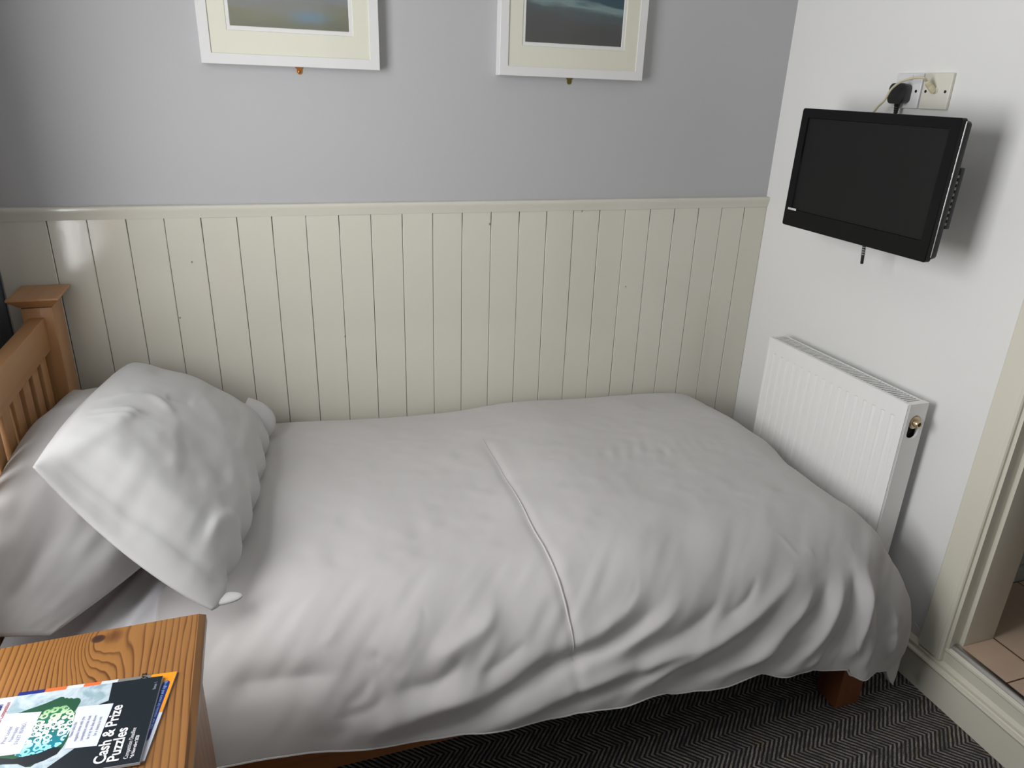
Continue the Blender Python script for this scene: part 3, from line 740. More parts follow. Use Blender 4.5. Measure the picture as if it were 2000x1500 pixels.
# front panel with pressed vertical flutes
pitch = 0.0165; fl0, fl1 = RY0+0.030, RY1-0.022
ys = [RY0+0.0, RY0+0.0025]; 
yy = np.linspace(RY0+0.002, RY1-0.002, 760); zz = np.concatenate([np.linspace(RZ0+0.002, RZ0+0.05, 5), np.linspace(RZ0+0.055, RZ1-0.062, 3), np.linspace(RZ1-0.057, RZ1-0.046, 6), np.linspace(RZ1-0.04, RZ1-0.001, 5)])
YY, ZZ = np.meshgrid(yy, zz, indexing='ij')
ins = sm((YY-fl0)/0.004)*sm((fl1-YY)/0.004)*sm((ZZ-(RZ0+0.05))/0.004)
cyc = ((YY-fl0)/(pitch*2)) % 1.0
flu = sm((cyc-0.10)/0.16)*sm((0.62-cyc)/0.16)
dep = ins*(0.0028+0.0022*np.exp(-((ZZ-(RZ1-0.052))/0.003)**2))*flu*sm((RZ1-0.047-ZZ)/0.004)
# groove near the side edges
grv = np.exp(-((YY-(RY0+0.021))/0.0014)**2)+np.exp(-((YY-(RY1-0.012))/0.0014)**2)
dep = dep + 0.0016*grv*sm((RZ1-0.02-ZZ)/0.005)
XX = RXF + dep
b = MB().add(np.stack([XX, YY, ZZ], -1).reshape(-1, 3), grid_faces(*YY.shape))
b.build('front_panel', M_rad, rd, auto=60)
b = MB().box((RXF+0.0022, RY0+0.001, RZ0), (RXF+0.010, RY1-0.001, RZ1-0.0005), 0.0012); b.build('panel_back', M_rad, rd)
MB().box((RXB-0.008, RY0+0.02, RZ0+0.01), (RXB-0.002, RY1-0.02, RZ1-0.012), 0.001).build('convector', M_rad, rd)
# top grille: frame rails plus slanted bars over a dark gap
gx0, gx1 = RXF+0.010, RXB
tg = MB().box((gx1-0.004, RY0+0.018, RZ1-0.012), (gx1, RY1-0.004, RZ1-0.001), 0.0008)
tg.box((gx0-0.001, RY0+0.018, RZ1-0.010), (gx0+0.003, RY1-0.004, RZ1-0.001), 0.0006)
tg.box((gx0, RY1-0.008, RZ1-0.012), (gx1, RY1-0.003, RZ1-0.001), 0.0008)
nb_ = 50
for k in range(nb_):
    y = RY0+0.026+(RY1-RY0-0.038)*k/(nb_-1)
    tg.box((gx0, y-0.0019, RZ1-0.0035), (gx1-0.003, y+0.0019, RZ1-0.0015), 0.0004)
tg.build('top_grille', M_rad, rd)
MB().box((gx0, RY0+0.02, RZ1-0.055), (gx1-0.009, RY1-0.006, RZ1-0.050)).build('gap_shade', M_dark, rd)  # dark sheet standing in for the shade below the grille bars
# side cover with slot
sc = bmesh.new()
def rrect(x0, x1, z0, z1, r, n=6):
    P = []
    for cx, cz, a0 in ((x1-r, z1-r, 0), (x0+r, z1-r, PI/2), (x0+r, z0+r, PI), (x1-r, z0+r, 1.5*PI)):
        for k in range(n+1): q = a0+PI/2*k/n; P.append((cx+r*math.cos(q), cz+r*math.sin(q)))
    return P
def side_cover(y0, y1, hole):
    outer = rrect(RXF+0.006, RXB+0.004, RZ0, RZ1-0.001, 0.012, 6); n = len(outer)
    b = MB()
    if not hole:
        b.prism([(p[0], p[1]) for p in outer], 'y', y0, y1)
        return b
    hx, hz0, hz1, hr = (RXF+RXB)/2+0.004, RZ1-0.086, RZ1-0.054, 0.0190
    X0, X1, Z0, Z1 = RXF+0.006, RXB+0.004, RZ0, RZ1-0.001; hc = (hz0+hz1)/2
    angs = sorted([2*PI*k/48 for k in range(48)]+[math.atan2(z-hc, x-hx) % (2*PI) for x in (X0, X1) for z in (Z0, Z1)]); n = len(angs)
    out, inn_ = [], []
    for q in angs:
        c, s_ = math.cos(q), math.sin(q)
        tt = min([t for t in ((X1-hx)/c if c > 1e-9 else 9e9, (X0-hx)/c if c < -1e-9 else 9e9, (Z1-hc)/s_ if s_ > 1e-9 else 9e9, (Z0-hc)/s_ if s_ < -1e-9 else 9e9)])
        out.append((hx+c*tt, hc+s_*tt))
        hl = (hz1-hz0)/2                                     # ray against the slot outline
        if abs(c) > 1e-9 and abs(hr*s_/abs(c)) <= hl: t2 = hr/abs(c)
        else:
            zc = hl if s_ > 0 else -hl; b_ = s_*zc; t2 = b_+math.sqrt(max(b_*b_-(zc*zc-hr*hr), 0))
        inn_.append((hx+c*t2, hc+s_*t2))
    V = [(p[0], y0, p[1]) for p in out]+[(p[0], y0, p[1]) for p in inn_]+[(p[0], y1, p[1]) for p in out]+[(hx+(p[0]-hx)*0.88, y0+0.004, hc+(p[1]-hc)*0.93) for p in inn_]
    F = []
    for i in range(n):
        j = (i+1) % n
        F.append((i, j, n+j, n+i)); F.append((n+i, n+j, 3*n+j, 3*n+i)); F.append((i, 2*n+i, 2*n+j, j))
    return b.add(V, F)
side_cover(RY0, RY0+0.018, True).build('side_cover', M_rad, rd, auto=35)
side_cover(RY1-0.004, RY1, False).build('side_cover', M_rad, rd, auto=35)
MB().box((RXF+0.012, RY0+0.014, RZ1-0.12), (RXB-0.004, RY0+0.017, RZ1-0.03)).build('slot_back', M_dark, rd)
M_brass = plain('aged_nickel', (196, 178, 150), 0.3, 0.9)
hx = (RXF+RXB)/2+0.004
b = MB().lathe([(0.0175, 0), (0.0182, 0.002), (0.0182, 0.008), (0.0150, 0.010), (0.0150, 0.011), (0.0105, 0.0115), (0.0100, 0.021), (0.0086, 0.023), (0.0058, 0.0228), (0.0052, 0.012)], (hx, RY0+0.008, RZ1-0.056), (0, -1, 0), 24)
b.build('bleed_valve', M_brass, rd)
for zz_ in (RZ0+0.05, RZ1-0.06):
    MB().box((RXB-0.002, -0.75, zz_-0.02), (0.0, -0.71, zz_+0.02), 0.001).build('wall_bracket', M_rad, rd)

# ------------------------------------------------------------------ television
TVC = Vector((-0.190, -0.5885, 1.3545)); TVW, TVH = 0.510, 0.3225
tv_y, tv_t, tv_r = 0.022, -0.011, -0.010
n_ = Vector((-math.cos(tv_t)*math.cos(tv_y), -math.cos(tv_t)*math.sin(tv_y), -math.sin(tv_t)))
r_ = Vector((0, -1, 0)); r_ = (r_ - n_*r_.dot(n_)).normalized(); u_ = n_.cross(r_); u_ = u_ if u_.z > 0 else -u_
r2_ = r_*math.cos(tv_r)+u_*math.sin(tv_r); u2_ = -r_*math.sin(tv_r)+u_*math.cos(tv_r)
# local: x right, y out of the screen, z up
TM = Matrix((r2_, n_, u2_)).transposed().to_4x4(); TM.translation = TVC
M_tvf = plain('gloss_black_bezel', (8, 8, 10), 0.3, spec=0.22, vary=0.0)
M_scr = plain('matte_black_screen', (22, 22, 22), 0.55, spec=0.25, vary=0.0)
M_tvb = plain('textured_black_plastic', (17, 18, 20), 0.45, vary=0.05)
M_chr = plain('bright_trim_line', (210, 212, 216), 0.15, 1.0, vary=0.0)
M_wht = plain('white_print', (222, 222, 222), 0.5, vary=0.0)
tv = thing('television', tuple(TVC), 'small flat black television on a wall bracket, screen switched off', 'television')
hw, hh = TVW/2, TVH/2
def tvb(name, a, c, mat, bev=0.0, parent=None, auto=40):
    return MB().box(a, c, bev, 3).xf(TM).build(name, mat, parent or tv, auto=auto)
# bezel as a frame
bl, bt, bb_ = 0.026, 0.024, 0.047
b = MB()
def frame_ring(W0, H0, inl, int_, inb, y0, y1, r=0.006):
    """front frame with rounded outer corners and a sunken sloping inner edge"""
    o_ = rrect(-W0, W0, -H0, H0, r, 5); n = len(o_)
    xi0, xi1, zi0, zi1 = -W0+inl, W0-inl, -H0+inb, H0-int_
    def clampi(p, g=0.0): return (min(max(p[0]*1.2, xi0-g), xi1+g), min(max(p[1]*1.2, zi0-g), zi1+g))
    q = n//4; ins_ = []
    for i, p in enumerate(o_):
        c = i//6; ins_.append([(xi1, zi1), (xi0, zi1), (xi0, zi0), (xi1, zi0)][min(c, 3)])
    V = [(p[0], y0, p[1]) for p in o_]+[(p[0], y1-0.0015, p[1]) for p in o_]+[(p[0]*0.996, y1, p[1]*0.994) for p in o_]+[(p[0], y1, p[1]) for p in ins_]+[(p[0]*0.992, y1-0.005, p[1]*0.99) for p in ins_]
    F = []
    for L in range(4):
        for i in range(n):
            j = (i+1) % n; F.append((L*n+i, L*n+j, (L+1)*n+j, (L+1)*n+i))
    F.append(tuple(range(n-1, -1, -1)))
    return MB().add(V, F)
bm_ = frame_ring(hw, hh, bl, bt, bb_, -0.016, 0.0)
o = bm_.xf(TM).build('bezel', M_tvf, tv, auto=30)
bmx = bmesh.new(); bmx.from_mesh(o.data); bmesh.ops.remove_doubles(bmx, verts=bmx.verts, dist=1e-5); bmesh.ops.recalc_face_normals(bmx, faces=bmx.faces); bmx.to_mesh(o.data); bmx.free()
tvb('screen', (-hw+bl-0.002, -0.008, -hh+bb_-0.002), (hw-bl+0.002, -0.0042, hh-bt+0.002), M_scr)
# rear housing, deeper in the middle
lvls = [(-0.014, 0.003, 0.004), (-0.020, 0.0015, 0.003), (-0.036, 0.003, 0.006), (-0.047, 0.012, 0.016), (-0.050, 0.060, 0.055), (-0.066, 0.075, 0.070), (-0.070, 0.082, 0.078)]
V = []; F = []; nn = None
for (yv, gx, gz) in lvls:
    rr = rrect(-hw+gx, hw-gx, -hh+gz, hh-gz, 0.010, 5); nn = len(rr)
    V += [(p[0], yv, p[1]) for p in rr]
for L in range(len(lvls)-1):
    for i in range(nn): j = (i+1) % nn; F.append((L*nn+i, L*nn+j, (L+1)*nn+j, (L+1)*nn+i))
F.append(tuple(range(nn))); F.append(tuple((len(lvls)-1)*nn+i for i in range(nn-1, -1, -1)))
MB().add(V, F).xf(TM).build('rear_housing', M_tvb, tv, auto=25)
tag(tvb('edge_trim', (hw-0.0012, -0.0155, -hh+0.012), (hw+0.0010, -0.0125, hh-0.006), M_chr, 0.0005), 'thin bright line down the right edge')
# small white lettering, lower left of the bezel
b = MB()
for k, (xx, ww) in enumerate([(q0*1.35, q1*1.35) for q0, q1 in [(0.0, 0.0028), (0.0036, 0.002), (0.0064, 0.0028), (0.0100, 0.0014), (0.0122, 0.0050), (0.0180, 0.0034), (0.0220, 0.0034)]]):
    b.box((-hw+0.014+xx, 0.0001, -hh+0.0455), (-hw+0.014+xx+ww, 0.0005, -hh+0.0512))
b.xf(TM).build('lettering', M_wht, tv)
# side controls / sockets
b = MB()
for k in range(9):
    z = -0.072+k*0.0135; b.box((hw-0.0060, -0.040, z-0.0030), (hw-0.0022, -0.034, z+0.0030), 0.0006)
b.xf(TM).build('side_buttons', plain('grey_button_print', (120, 122, 126), 0.4, vary=0.0), tv)
MB().box((hw-0.03, -0.060, -0.085), (hw-0.008, -0.044, 0.055), 0.003).xf(TM).build('side_panel', M_tvb, tv)
# bracket
b = MB().box((-0.055, -0.078, -0.055), (0.055, -0.070, 0.055), 0.002).xf(TM); b.build('mount_plate', M_tvb, tv)
b = MB().box((-0.150, -0.6265, 1.325), (-0.006, -0.5665, 1.375), 0.003); b.box((-0.128, -0.64, 1.30), (-0.112, -0.555, 1.40), 0.002); b.build('bracket_arm', M_tvb, tv)
MB().box((-0.008, -0.655, 1.27), (0.0, -0.535, 1.45), 0.001).build('wall_plate', M_tvb, tv)
# grey ribbed cable tail with a dark tip hanging below the set
M_rib = plain('grey_cable_rib', (150, 150, 150), 0.5, vary=0.0)
kp = [Vector((-0.125, -0.560, 1.200)), Vector((-0.127, -0.560, 1.160)), Vector((-0.130, -0.560, 1.118))]
tail = MB().lathe([(0.0045, 0), (0.0045, -0.062), (0.0044, -0.0625), (0.0042, -0.083), (0.0034, -0.085)], (-0.125, -0.585, 1.215), (0, 0.10, 1), 12).build('aerial_tail', M_tvb, tv)
b = MB()
for k in range(7): b.lathe([(0.0048, 0), (0.0052, 0.001), (0.0052, 0.0022), (0.0048, 0.0032)], (-0.125, -0.585-(1.215-(1.192-k*0.0062))*0.10, 1.192-k*0.0062), (0, 0, 1), 12)
b.build('strain_ribs', M_rib, tail)

# ------------------------------------------------------------------ sockets, plug, aerial lead
M_sock = plain('white_socket_plastic', (224, 224, 226), 0.25, vary=0.01)
M_ivory = plain('ivory_socket_plastic', (222, 220, 208), 0.3, vary=0.01)
M_plug = plain('black_plug_plastic', (26, 26, 29), 0.35, vary=0.03)
M_lead = plain('yellowed_lead', (206, 198, 166), 0.4, vary=0.02)
def plate(name, y0, mat, label):
    t = thing(name, (0, y0, 1.570), label, 'wall socket')
    MB().box((-0.0095, y0-0.043, 1.527), (0.0, y0+0.043, 1.613), 0.003, 3).build('face_plate', mat, t)
    for s in (-1, 1):
        MB().lathe([(0.0036, 0), (0.0036, 0.0006), (0.003, 0.0007)], (-0.0096, y0+s*0.0301, 1.5695), (-1, 0, 0), 12).build('screw', M_tvb, t)
    return t
SO1, SO2 = -0.5035, -0.5945
s1 = plate('power_socket', SO1, M_sock, 'white power socket with a rocker switch, black plug pushed into it')
MB().box((-0.0125, SO1-0.012, 1.596), (-0.009, SO1-0.001, 1.609), 0.001).build('switch', M_sock, s1)
s2 = plate('aerial_socket', SO2, M_ivory, 'ivory aerial socket holding a cream coaxial connector')
MB().lathe([(0.008, 0), (0.008, 0.003), (0.005, 0.004), (0.005, 0.007)], (-0.0095, SO2, 1.572), (-1, 0, 0), 16).build('aerial_outlet', M_ivory, s2)
pg = thing('power_plug', (-0.03, SO1+0.008, 1.555), 'black three-pin plug in the white socket above the television', 'plug')
pc_y, pc_z = SO1+0.007, 1.5640
outer = rrect(-0.0270, 0.0270, -0.0265, 0.0245, 0.0125, 5)
V = []; F = []; nn = len(outer)
for (xx, sc_) in ((-0.0098, 0.86), (-0.014, 0.92), (-0.024, 0.95), (-0.030, 1.0), (-0.036, 1.0), (-0.0385, 0.93)):
    V += [(xx, pc_y+p[0]*sc_, pc_z+p[1]*sc_) for p in outer]
for L in range(5):
    for i in range(nn): j = (i+1) % nn; F.append((L*nn+i, L*nn+j, (L+1)*nn+j, (L+1)*nn+i))
F.append(tuple(range(nn-1, -1, -1))); F.append(tuple(5*nn+i for i in range(nn)))
MB().add(V, F).build('plug_body', M_plug, pg, auto=30)
b = MB().lathe([(0.0085, 0), (0.0075, 0.010)] + [(0.0062-0.0003*k+(0.0012 if k % 2 else 0), 0.012+0.0028*k) for k in range(9)] + [(0.0032, 0.038)], (-0.025, pc_y, pc_z-0.022), (0.02, 0, -1), 14)
b.build('cable_collar', M_plug, pg)
MB().tube([(-0.0245, pc_y, pc_z-0.058), (-0.024, pc_y, pc_z-0.075), (-0.028, pc_y-0.004, pc_z-0.10), (-0.045, pc_y-0.03, 1.42), (-0.065, pc_y-0.05, 1.39), (-0.085, pc_y-0.10, 1.40)], 0.0032, 10).build('power_cable', M_plug, pg)
al = thing('aerial_lead', (-0.03, SO2, 1.575), 'thin cream aerial lead arching from the ivory socket down behind the television', 'cable')
ax_ = Vector((-0.60, 0.34, 0.72)).normalized()
o0 = Vector((-0.0150, SO2+0.001, 1.5705))
MB().lathe([(0.0070, -0.003), (0.0078, 0.002), (0.0078, 0.014), (0.0074, 0.015), (0.0074, 0.017), (0.0078, 0.018), (0.0074, 0.027), (0.005, 0.029), (0.0035, 0.034)], o0, ax_, 16).build('coaxial_connector', M_lead, al)
e0 = o0+ax_*0.030
path = smooth_path([tuple(e0), (-0.047, -0.586, 1.600), (-0.053, -0.562, 1.600), (-0.055, -0.523, 1.591), (-0.055, -0.495, 1.572), (-0.055, -0.481, 1.546), (-0.055, -0.463, 1.529), (-0.056, -0.450, 1.511), (-0.062, -0.436, 1.482), (-0.085, -0.44, 1.44), (-0.108, -0.45, 1.42)], 8)
MB().tube(path, 0.0030, 8).build('lead', M_lead, al)

# ------------------------------------------------------------------ framed pictures
def m_paint(name, which, x0, x1, z0):
    t = NT(name); x, y, z = t.sep(t.pos())
    u = t.math('DIVIDE', t.math('SUBTRACT', x, x0), x1-x0); v = t.math('SUBTRACT', z, z0)
    n = t.noise(t.comb(t.math('MULTIPLY', x, 6), 0, t.math('MULTIPLY', z, 26)), 1.0, 5, 0.6, 0.6)
    if which == 0:
        h = t.math('ADD', v, t.math('MULTIPLY', t.math('SUBTRACT', n, 0.5), 0.09))
        c = t.ramp(t.math('MULTIPLY', h, 3.2), [(0.0, lin((112, 114, 98))), (0.10, lin((124, 124, 104))), (0.20, lin((128, 130, 130))), (0.30, lin((124, 136, 148))), (0.42, lin((116, 112, 102))), (0.52, lin((134, 146, 150))), (0.66, lin((110, 134, 142))), (0.85, lin((150, 160, 166)))])
        bl_ = t.math('MULTIPLY', t.math('POWER', 2.718, t.math('MULTIPLY', t.math('ADD', t.math('POWER', t.math('DIVIDE', t.math('SUBTRACT', u, 0.66), 0.16), 2.0), t.math('POWER', t.math('DIVIDE', t.math('SUBTRACT', v, 0.030), 0.014), 2.0)), -1.0)), 0.7)
        c = t.mix(bl_, c, lin((104, 138, 164)))
    else:
        h = t.math('ADD', v, t.math('MULTIPLY', t.math('SUBTRACT', n, 0.5), 0.05)); h = t.math('ADD', h, t.math('MULTIPLY', u, 0.022))
        c = t.ramp(t.math('MULTIPLY', h, 3.6), [(0.0, lin((80, 80, 80))), (0.26, lin((82, 83, 83))), (0.36, lin((84, 96, 98))), (0.41, lin((124, 146, 146))), (0.45, lin((60, 84, 96))), (0.56, lin((52, 72, 88))), (0.72, lin((110, 122, 118))), (0.9, lin((60, 84, 104)))])
    return t.set(color=c, rough=0.5)
M_frame = plain('white_frame_lacquer', (224, 224, 224), 0.35, vary=0.01)
M_mat = plain('cream_mount_board', (222, 222, 206), 0.7, vary=0.008)
M_mat2 = plain('white_mount_bevel', (226, 226, 224), 0.7, vary=0.0)
M_pane = NT('picture_glass'); 
def m_pane():
    t = NT('clear_picture_glass'); n = t.n
    tr = t.new('ShaderNodeBsdfTransparent'); gl = t.new('ShaderNodeBsdfGlossy'); gl.inputs['Roughness'].default_value = 0.02
    fr = t.new('ShaderNodeLayerWeight'); fr.inputs['Blend'].default_value = 0.5; mx = t.new('ShaderNodeMixShader')
    t.put(mx.inputs[0], t.math('ADD', 0.012, t.math('MULTIPLY', t.math('POWER', fr.outputs['Facing'], 5.0), 0.4))); t.link(tr.outputs[0], mx.inputs[1]); t.link(gl.outputs[0], mx.inputs[2])
    t.link(mx.outputs[0], n['Material Output'].inputs[0]); return t.m
M_pane = m_pane()
def picture(x0, x1, z0, H, which, label, hook_x, hook_mat, tilt=0.0):
    z1 = z0+H; fw_ = 0.0245; yb, yf = YW, -0.021
    t = thing('framed_picture', ((x0+x1)/2, yb, z0), label, 'picture', 'framed paintings on the grey wall')
    b = MB()
    def bar(p):  # 4 mitred bars
        pass
    ring = [(x0, z0), (x1, z0), (x1, z1), (x0, z1)]; inn = [(x0+fw_, z0+fw_), (x1-fw_, z0+fw_), (x1-fw_, z1-fw_), (x0+fw_, z1-fw_)]
    V = [(p[0], yb, p[1]) for p in ring]+[(p[0], yf+0.001, p[1]) for p in ring]+[(p[0]+(0.001 if i in (0, 3) else -0.001), yf, p[1]+(0.001 if i < 2 else -0.001)) for i, p in enumerate(ring)]+[(p[0], yf, p[1]) for p in inn]+[(p[0], yf+0.012, p[1]) for p in inn]
    F = []
    for L in range(4):
        for i in range(4): j = (i+1) % 4; F.append((L*4+i, L*4+j, (L+1)*4+j, (L+1)*4+i))
    b.add(V, F).build('frame', M_frame, t, auto=20)
    my, mz = 0.0415, 0.0535           # margins of the mount beyond the frame's inside
    mx0, mx1, mz0, mz1 = x0+fw_+my, x1-fw_-my, z0+fw_+mz, z1-fw_-mz
    def mount(name, xo0, xo1, zo0, zo1, xi0, xi1, zi0, zi1, y, mat):
        V = [(xo0, y, zo0), (xo1, y, zo0), (xo1, y, zo1), (xo0, y, zo1), (xi0, y, zi0), (xi1, y, zi0), (xi1, y, zi1), (xi0, y, zi1)]
        k = 0.0012; V += [(xi0+k, y+0.0016, zi0+k), (xi1-k, y+0.0016, zi0+k), (xi1-k, y+0.0016, zi1-k), (xi0+k, y+0.0016, zi1-k)]
        F = [(i, (i+1) % 4, 4+(i+1) % 4, 4+i) for i in range(4)]+[(4+i, 4+(i+1) % 4, 8+(i+1) % 4, 8+i) for i in range(4)]
        MB().add(V, F).build(name, mat, t, auto=20)
    mount('mount', x0+fw_-0.002, x1-fw_+0.002, z0+fw_-0.002, z1-fw_+0.002, mx0, mx1, mz0, mz1, yf+0.0035, M_mat)
    mount('inner_mount', mx0-0.004, mx1+0.004, mz0-0.004, mz1+0.004, mx0+0.009, mx1-0.009, mz0+0.010, mz1-0.010, yf+0.0052, M_mat2)
    px0, px1, pz0, pz1 = mx0+0.008, mx1-0.008, mz0+0.009, mz1-0.009
    MB().box((px0, yf+0.0068, pz0), (px1, yf+0.0085, pz1)).build('painting', m_paint('painting_%s' % ('beach' if which == 0 else 'sea'), which, px0, px1, pz0), t)
    MB().box((x0+fw_-0.001, yf+0.0016, z0+fw_-0.001), (x1-fw_+0.001, yf+0.0024, z1-fw_+0.001)).build('glass_pane', M_pane, t)
    # screw-fixing tab below the frame
    P = [(hook_x-0.010, z0+0.006), (hook_x-0.010, z0-0.002), (hook_x-0.0065, z0-0.005), (hook_x-0.0065, z0-0.010)]
    for k in range(9): q = PI+PI*k/8; P.append((hook_x+0.0065*math.cos(q), z0-0.011+0.0065*math.sin(q)))
    P += [(hook_x+0.0065, z0-0.010), (hook_x+0.0065, z0-0.005), (hook_x+0.010, z0-0.002), (hook_x+0.010, z0+0.006)]
    tab = MB().prism(P, 'y', YW-0.0022, YW).build('fixing_tab', hook_mat, t, auto=40)
    MB().lathe([(0.0036, 0), (0.0034, 0.0012), (0.0018, 0.0018)], (hook_x, YW-0.0022, z0-0.0105), (0, -1, 0), 12).build('screw', hook_mat, tab)
    return t
M_copper = plain('copper_tab', (186, 120, 62), 0.3, 0.8); M_brs = plain('dull_brass_tab', (136, 124, 60), 0.35, 0.8)
picture(-1.770, -1.327, 1.576, 0.52, 0, 'white framed beach painting in soft greens and blues, the one nearer the headboard', -1.534, M_copper)
picture(-0.992, -0.541, 1.577, 0.52, 1, 'white framed dark grey sea painting, the one nearer the television', -0.765, M_brs)

# ------------------------------------------------------------------ magazines on the bedside table
def flat(name, pts, z, th, mat, parent, O, R, U):
    """polygon in page coordinates (mm) -> thin slab"""
    P = [(O[0]+(R[0]*p[0]+U[0]*p[1])/1000, O[1]+(R[1]*p[0]+U[1]*p[1])/1000) for p in pts]
    return MB().prism(P, 'z', z, z+th).build(name, mat, parent, auto=30)
def text(name, s, u, v, size, z, mat, parent, O, R, U, bold=0.0, rot=0, sx=1.0, ls=1.0, align='LEFT', spacing=1.0):
    cu = bpy.data.curves.new(name, 'FONT'); cu.body = s; cu.size = size/1000; cu.offset = bold/1000; cu.extrude = 0.00005
    cu.space_line = ls; cu.align_x = align; cu.space_character = spacing; cu.materials.append(mat)
    tmp = bpy.data.objects.new('lettering', cu); COL.objects.link(tmp)
    dg = bpy.context.evaluated_depsgraph_get(); dg.update()
    me = bpy.data.meshes.new_from_object(tmp.evaluated_get(dg)); bpy.data.objects.remove(tmp); bpy.data.curves.remove(cu)
    if not me.materials: me.materials.append(mat)
    o = bpy.data.objects.new(name, me); COL.objects.link(o)
    X = Vector((R[0], R[1], 0)); Y = Vector((U[0], U[1], 0)); Z = Vector((0, 0, 1))
    if rot: X, Y = -X, -Y
    m = Matrix((X*sx, Y, Z)).transposed().to_4x4()
    m.translation = Vector((O[0]+(R[0]*u+U[0]*v)/1000, O[1]+(R[1]*u+U[1]*v)/1000, z)) - Vector(parent['_o'])
    o.parent = parent; o.matrix_local = m
    return o
def m_flat(name, rgb, rough=0.28): return plain(name, rgb, rough, vary=0.015, scale=60)
P_white = m_flat('gloss_white_page', (182, 188, 198)); P_navy = m_flat('navy_print', (30, 42, 104)); P_orange = m_flat('orange_print', (208, 96, 50))
P_gold = m_flat('amber_print', (214, 136, 30)); P_black = m_flat('blue_black_print', (20, 28, 34)); P_txt = m_flat('white_text_print', (196, 196, 200))
P_grey = m_flat('grey_text_print', (130, 132, 150)); P_sky = m_flat('pale_blue_text', (120, 160, 220)); P_stick = m_flat('white_sticker_paper', (182, 188, 204), 0.5)
P_red = m_flat('red_brown_text', (150, 84, 84)); P_photo = m_flat('grey_photo_print', (110, 108, 104))
def m_marble():
    t = NT('pale_marbled_print'); P = t.pos()
    n = t.noise(P, 45, 5, 0.6, 0.8)
    return t.set(color=t.ramp(n, [(0.36, lin((124, 146, 154))), (0.5, lin((152, 168, 176))), (0.64, lin((170, 180, 186)))]), rough=0.25)
def m_gears():
    t = NT('green_blue_gear_print'); x, y, z = t.sep(t.pos())
    v = t.new('ShaderNodeTexVoronoi'); v.inputs['Scale'].default_value = 1.0; v.inputs['Randomness'].default_value = 0.75
    t.put(v.inputs['Vector'], t.comb(t.math('MULTIPLY', x, 130), t.math('MULTIPLY', y, 130), 0))
    d = v.outputs['Distance']
    ring = t.math('MULTIPLY', t.math('GREATER_THAN', d, 0.30), t.math('LESS_THAN', d, 0.62))
    hub = t.math('LESS_THAN', d, 0.10)
    ln = t.math('MAXIMUM', ring, hub)
    base = t.ramp(t.math('MULTIPLY', t.math('ADD', y, 1.345), 7.5), [(0.0, lin((20, 60, 66))), (0.3, lin((26, 110, 128))), (0.55, lin((40, 96, 90))), (0.8, lin((46, 104, 70))), (1.0, lin((36, 86, 60)))])
    lc = t.ramp(t.math('MULTIPLY', t.math('ADD', y, 1.345), 7.5), [(0.0, lin((70, 170, 190))), (0.3, lin((130, 200, 220))), (0.55, lin((220, 228, 204))), (0.8, lin((120, 160, 110))), (1.0, lin((60, 110, 70)))])
    return t.set(color=t.mix(ln, base, lc), rough=0.25)
def page(pts): return pts
# lower brochure, turned slightly
O2 = np.array([-1.8655, -1.3590]); a2 = 0.0; R2 = np.array([0.171, 0.985]); U2 = np.array([-0.985, 0.171])
R2 = np.array([0.171, 0.985]); U2 = np.array([-0.9955, 0.095])
br = thing('holiday_brochure', (-1.93, -1.28, TZ), 'white, amber and navy leaflet lying underneath the dark puzzle magazine', 'leaflet')
flat('pages', [(0, 0), (152.5, 0), (152.5, 205), (0, 205)], TZ+0.0002, 0.0024, P_white, br, O2, R2, U2)
zt_ = TZ+0.0027
flat('cover_amber', [(78, 0.2), (152.3, 0.2), (152.3, 34), (78, 34)], zt_, 0.0001, P_gold, br, O2, R2, U2)
flat('cover_photo', [(110, 34), (152.3, 34), (152.3, 78), (110, 78)], zt_, 0.0001, P_photo, br, O2, R2, U2)
flat('cover_square', [(110, 100), (152.3, 100), (152.3, 122), (110, 122)], zt_, 0.0001, P_orange, br, O2, R2, U2)
flat('cover_square', [(110, 144), (152.3, 144), (152.3, 171), (110, 171)], zt_, 0.0001, P_orange, br, O2, R2, U2)
flat('cover_square', [(110, 171), (152.3, 171), (152.3, 204.8), (110, 204.8)], zt_, 0.0001, P_navy, br, O2, R2, U2)
def pill(u0, u1, v0, v1, n=8):
    r = (v1-v0)/2; c = (v0+v1)/2
    return [(u1-r+r*math.cos(q), c+r*math.sin(q)) for q in np.linspace(-PI/2, PI/2, n)]+[(u0+r+r*math.cos(q), c+r*math.sin(q)) for q in np.linspace(PI/2, 1.5*PI, n)]
flat('cover_band', pill(30, 136, 4.5, 14.5), zt_+0.0001, 0.0001, P_navy, br, O2, R2, U2)
text('cover_text', 'visit our website for more and sign up', 50, 5.6, 6.4, zt_+0.0003, P_sky, br, O2, R2, U2, 0.1, sx=0.86)
text('cover_text', 'Holidays', 112, 40, 13, zt_+0.0003, P_black, br, O2, R2, U2, 0.3)
# top magazine
O1 = np.array([-1.8700, -1.3640]); R1 = np.array([0.087, 0.996]); U1 = np.array([-0.996, 0.087])
mg = thing('puzzle_magazine', (-1.96, -1.28, TZ+0.003), 'dark puzzle magazine with a green head silhouette, on top of the leaflet', 'magazine')
b0 = TZ+0.0029
flat('pages', [(0, 0), (147.5, 0), (147.5, 209), (0, 209)], b0, 0.0040, P_white, mg, O1, R1, U1)
z1_ = b0+0.0041
flat('cover', [(0.2, 0.2), (147.3, 0.2), (147.3, 208.8), (0.2, 208.8)], z1_, 0.0001, m_marble(), mg, O1, R1, U1)
z2_ = z1_+0.0001; dU = 8
q = lambda L: [(u+dU, v+3) for u, v in L]
flat('dark_panel', [(0.3, 0.3), (147.2, 0.3), (147.2, 66)]+q([(106, 60), (100, 73), (99, 52), (29, 55), (31, 81), (7, 105), (-7.5, 105)]), z2_, 0.0001, P_black, mg, O1, R1, U1)
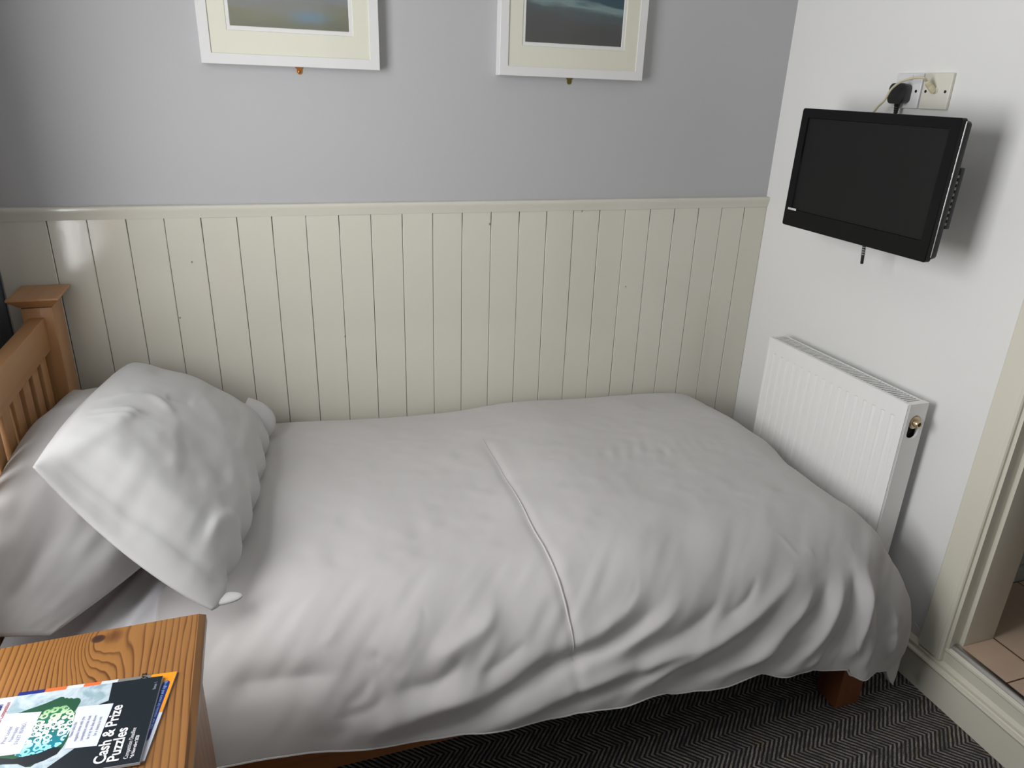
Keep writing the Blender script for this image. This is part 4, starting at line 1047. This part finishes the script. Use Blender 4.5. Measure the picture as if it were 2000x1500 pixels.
flat('logo_strip', [(100, 190), (147.2, 186), (147.2, 208), (95, 208)], z2_, 0.0001, P_white, mg, O1, R1, U1)
head = q([(106, 172), (110.5, 161), (115, 148), (118, 140), (122, 132), (126, 124), (125, 120.5), (122, 118.5), (122.5, 116), (120.5, 113), (121, 110), (119, 107), (119.5, 102), (117, 98), (112, 96), (104, 97), (93, 99), (92, 94), (62, 92), (36, 96), (26, 100), (25, 108), (19, 112), (20, 118), (12, 125), (13, 131), (16, 135), (20, 142), (24, 150), (23, 164), (22, 176), (36, 184), (70, 180)])
flat('head_silhouette', head, z2_, 0.0001, m_flat('deep_green_print', (34, 72, 52)), mg, O1, R1, U1)
gear = q([(104, 138), (108, 128), (108, 112), (98, 103), (90, 97), (62, 95), (42, 99), (34, 108), (32, 122), (30, 140), (34, 150), (60, 148), (90, 142)])
flat('gear_print', gear, z2_+0.0001, 0.0001, m_gears(), mg, O1, R1, U1)
flat('neck_print', q([(26, 100), (36, 98), (38, 108), (32, 122), (29, 150), (36, 172), (24, 164), (20, 142), (13, 131), (19, 112)]), z2_+0.00015, 0.0001, P_black, mg, O1, R1, U1)  # dark part of the cover print along the neck
st = flat('sticker', q([(102, 97), (99, 52), (29, 55), (32, 93)]), z2_+0.0003, 0.0001, P_stick, mg, O1, R1, U1)
s3 = flat('sticker', q([(103, 141), (108, 186), (38, 190), (36, 145)]), z2_+0.0003, 0.0001, P_stick, mg, O1, R1, U1)
zt = z2_+0.0006
text('headline', 'Cash & Prize', 7, 42, 19.5, zt, P_txt, mg, O1, R1, U1, 0.45, sx=0.93)
text('headline', 'Puzzles', 7, 26.2, 19.5, zt, P_txt, mg, O1, R1, U1, 0.45, sx=0.93)
text('small_print', 'Competition Deadline', 8, 15.5, 7.4, zt, P_txt, mg, O1, R1, U1, 0.0, sx=0.74)
text('small_print', '9th November 2020', 8, 9.0, 5.8, zt, P_txt, mg, O1, R1, U1, 0.16, sx=0.74)
text('small_print', 'Issue 1', 122, 5.0, 6.0, zt, P_grey, mg, O1, R1, U1, 0.05, sx=0.9)
text('title_text', 'Great British', 92, 198, 9.5, zt, P_navy, mg, O1, R1, U1, 0.25, sx=0.86)
text('title_text', 'Puzzle Competition', 92, 190, 7.6, zt, P_red, mg, O1, R1, U1, 0.1, sx=0.75)
text('sticker_text', 'Please take this\nmagazine home with you\ncompetition entries must\nbe in by the date shown\nfor a chance to win', 70, 93, 5.6, zt, P_grey, mg, O1, R1, U1, 0.08, sx=0.72, ls=1.32, align='CENTER')
text('sticker_text', 'Pine Lodge\nNewquay\n01637 859851', 78, 172, 6.6, zt, P_grey, mg, O1, R1, U1, 0.08, sx=0.95, ls=1.2, align='CENTER')
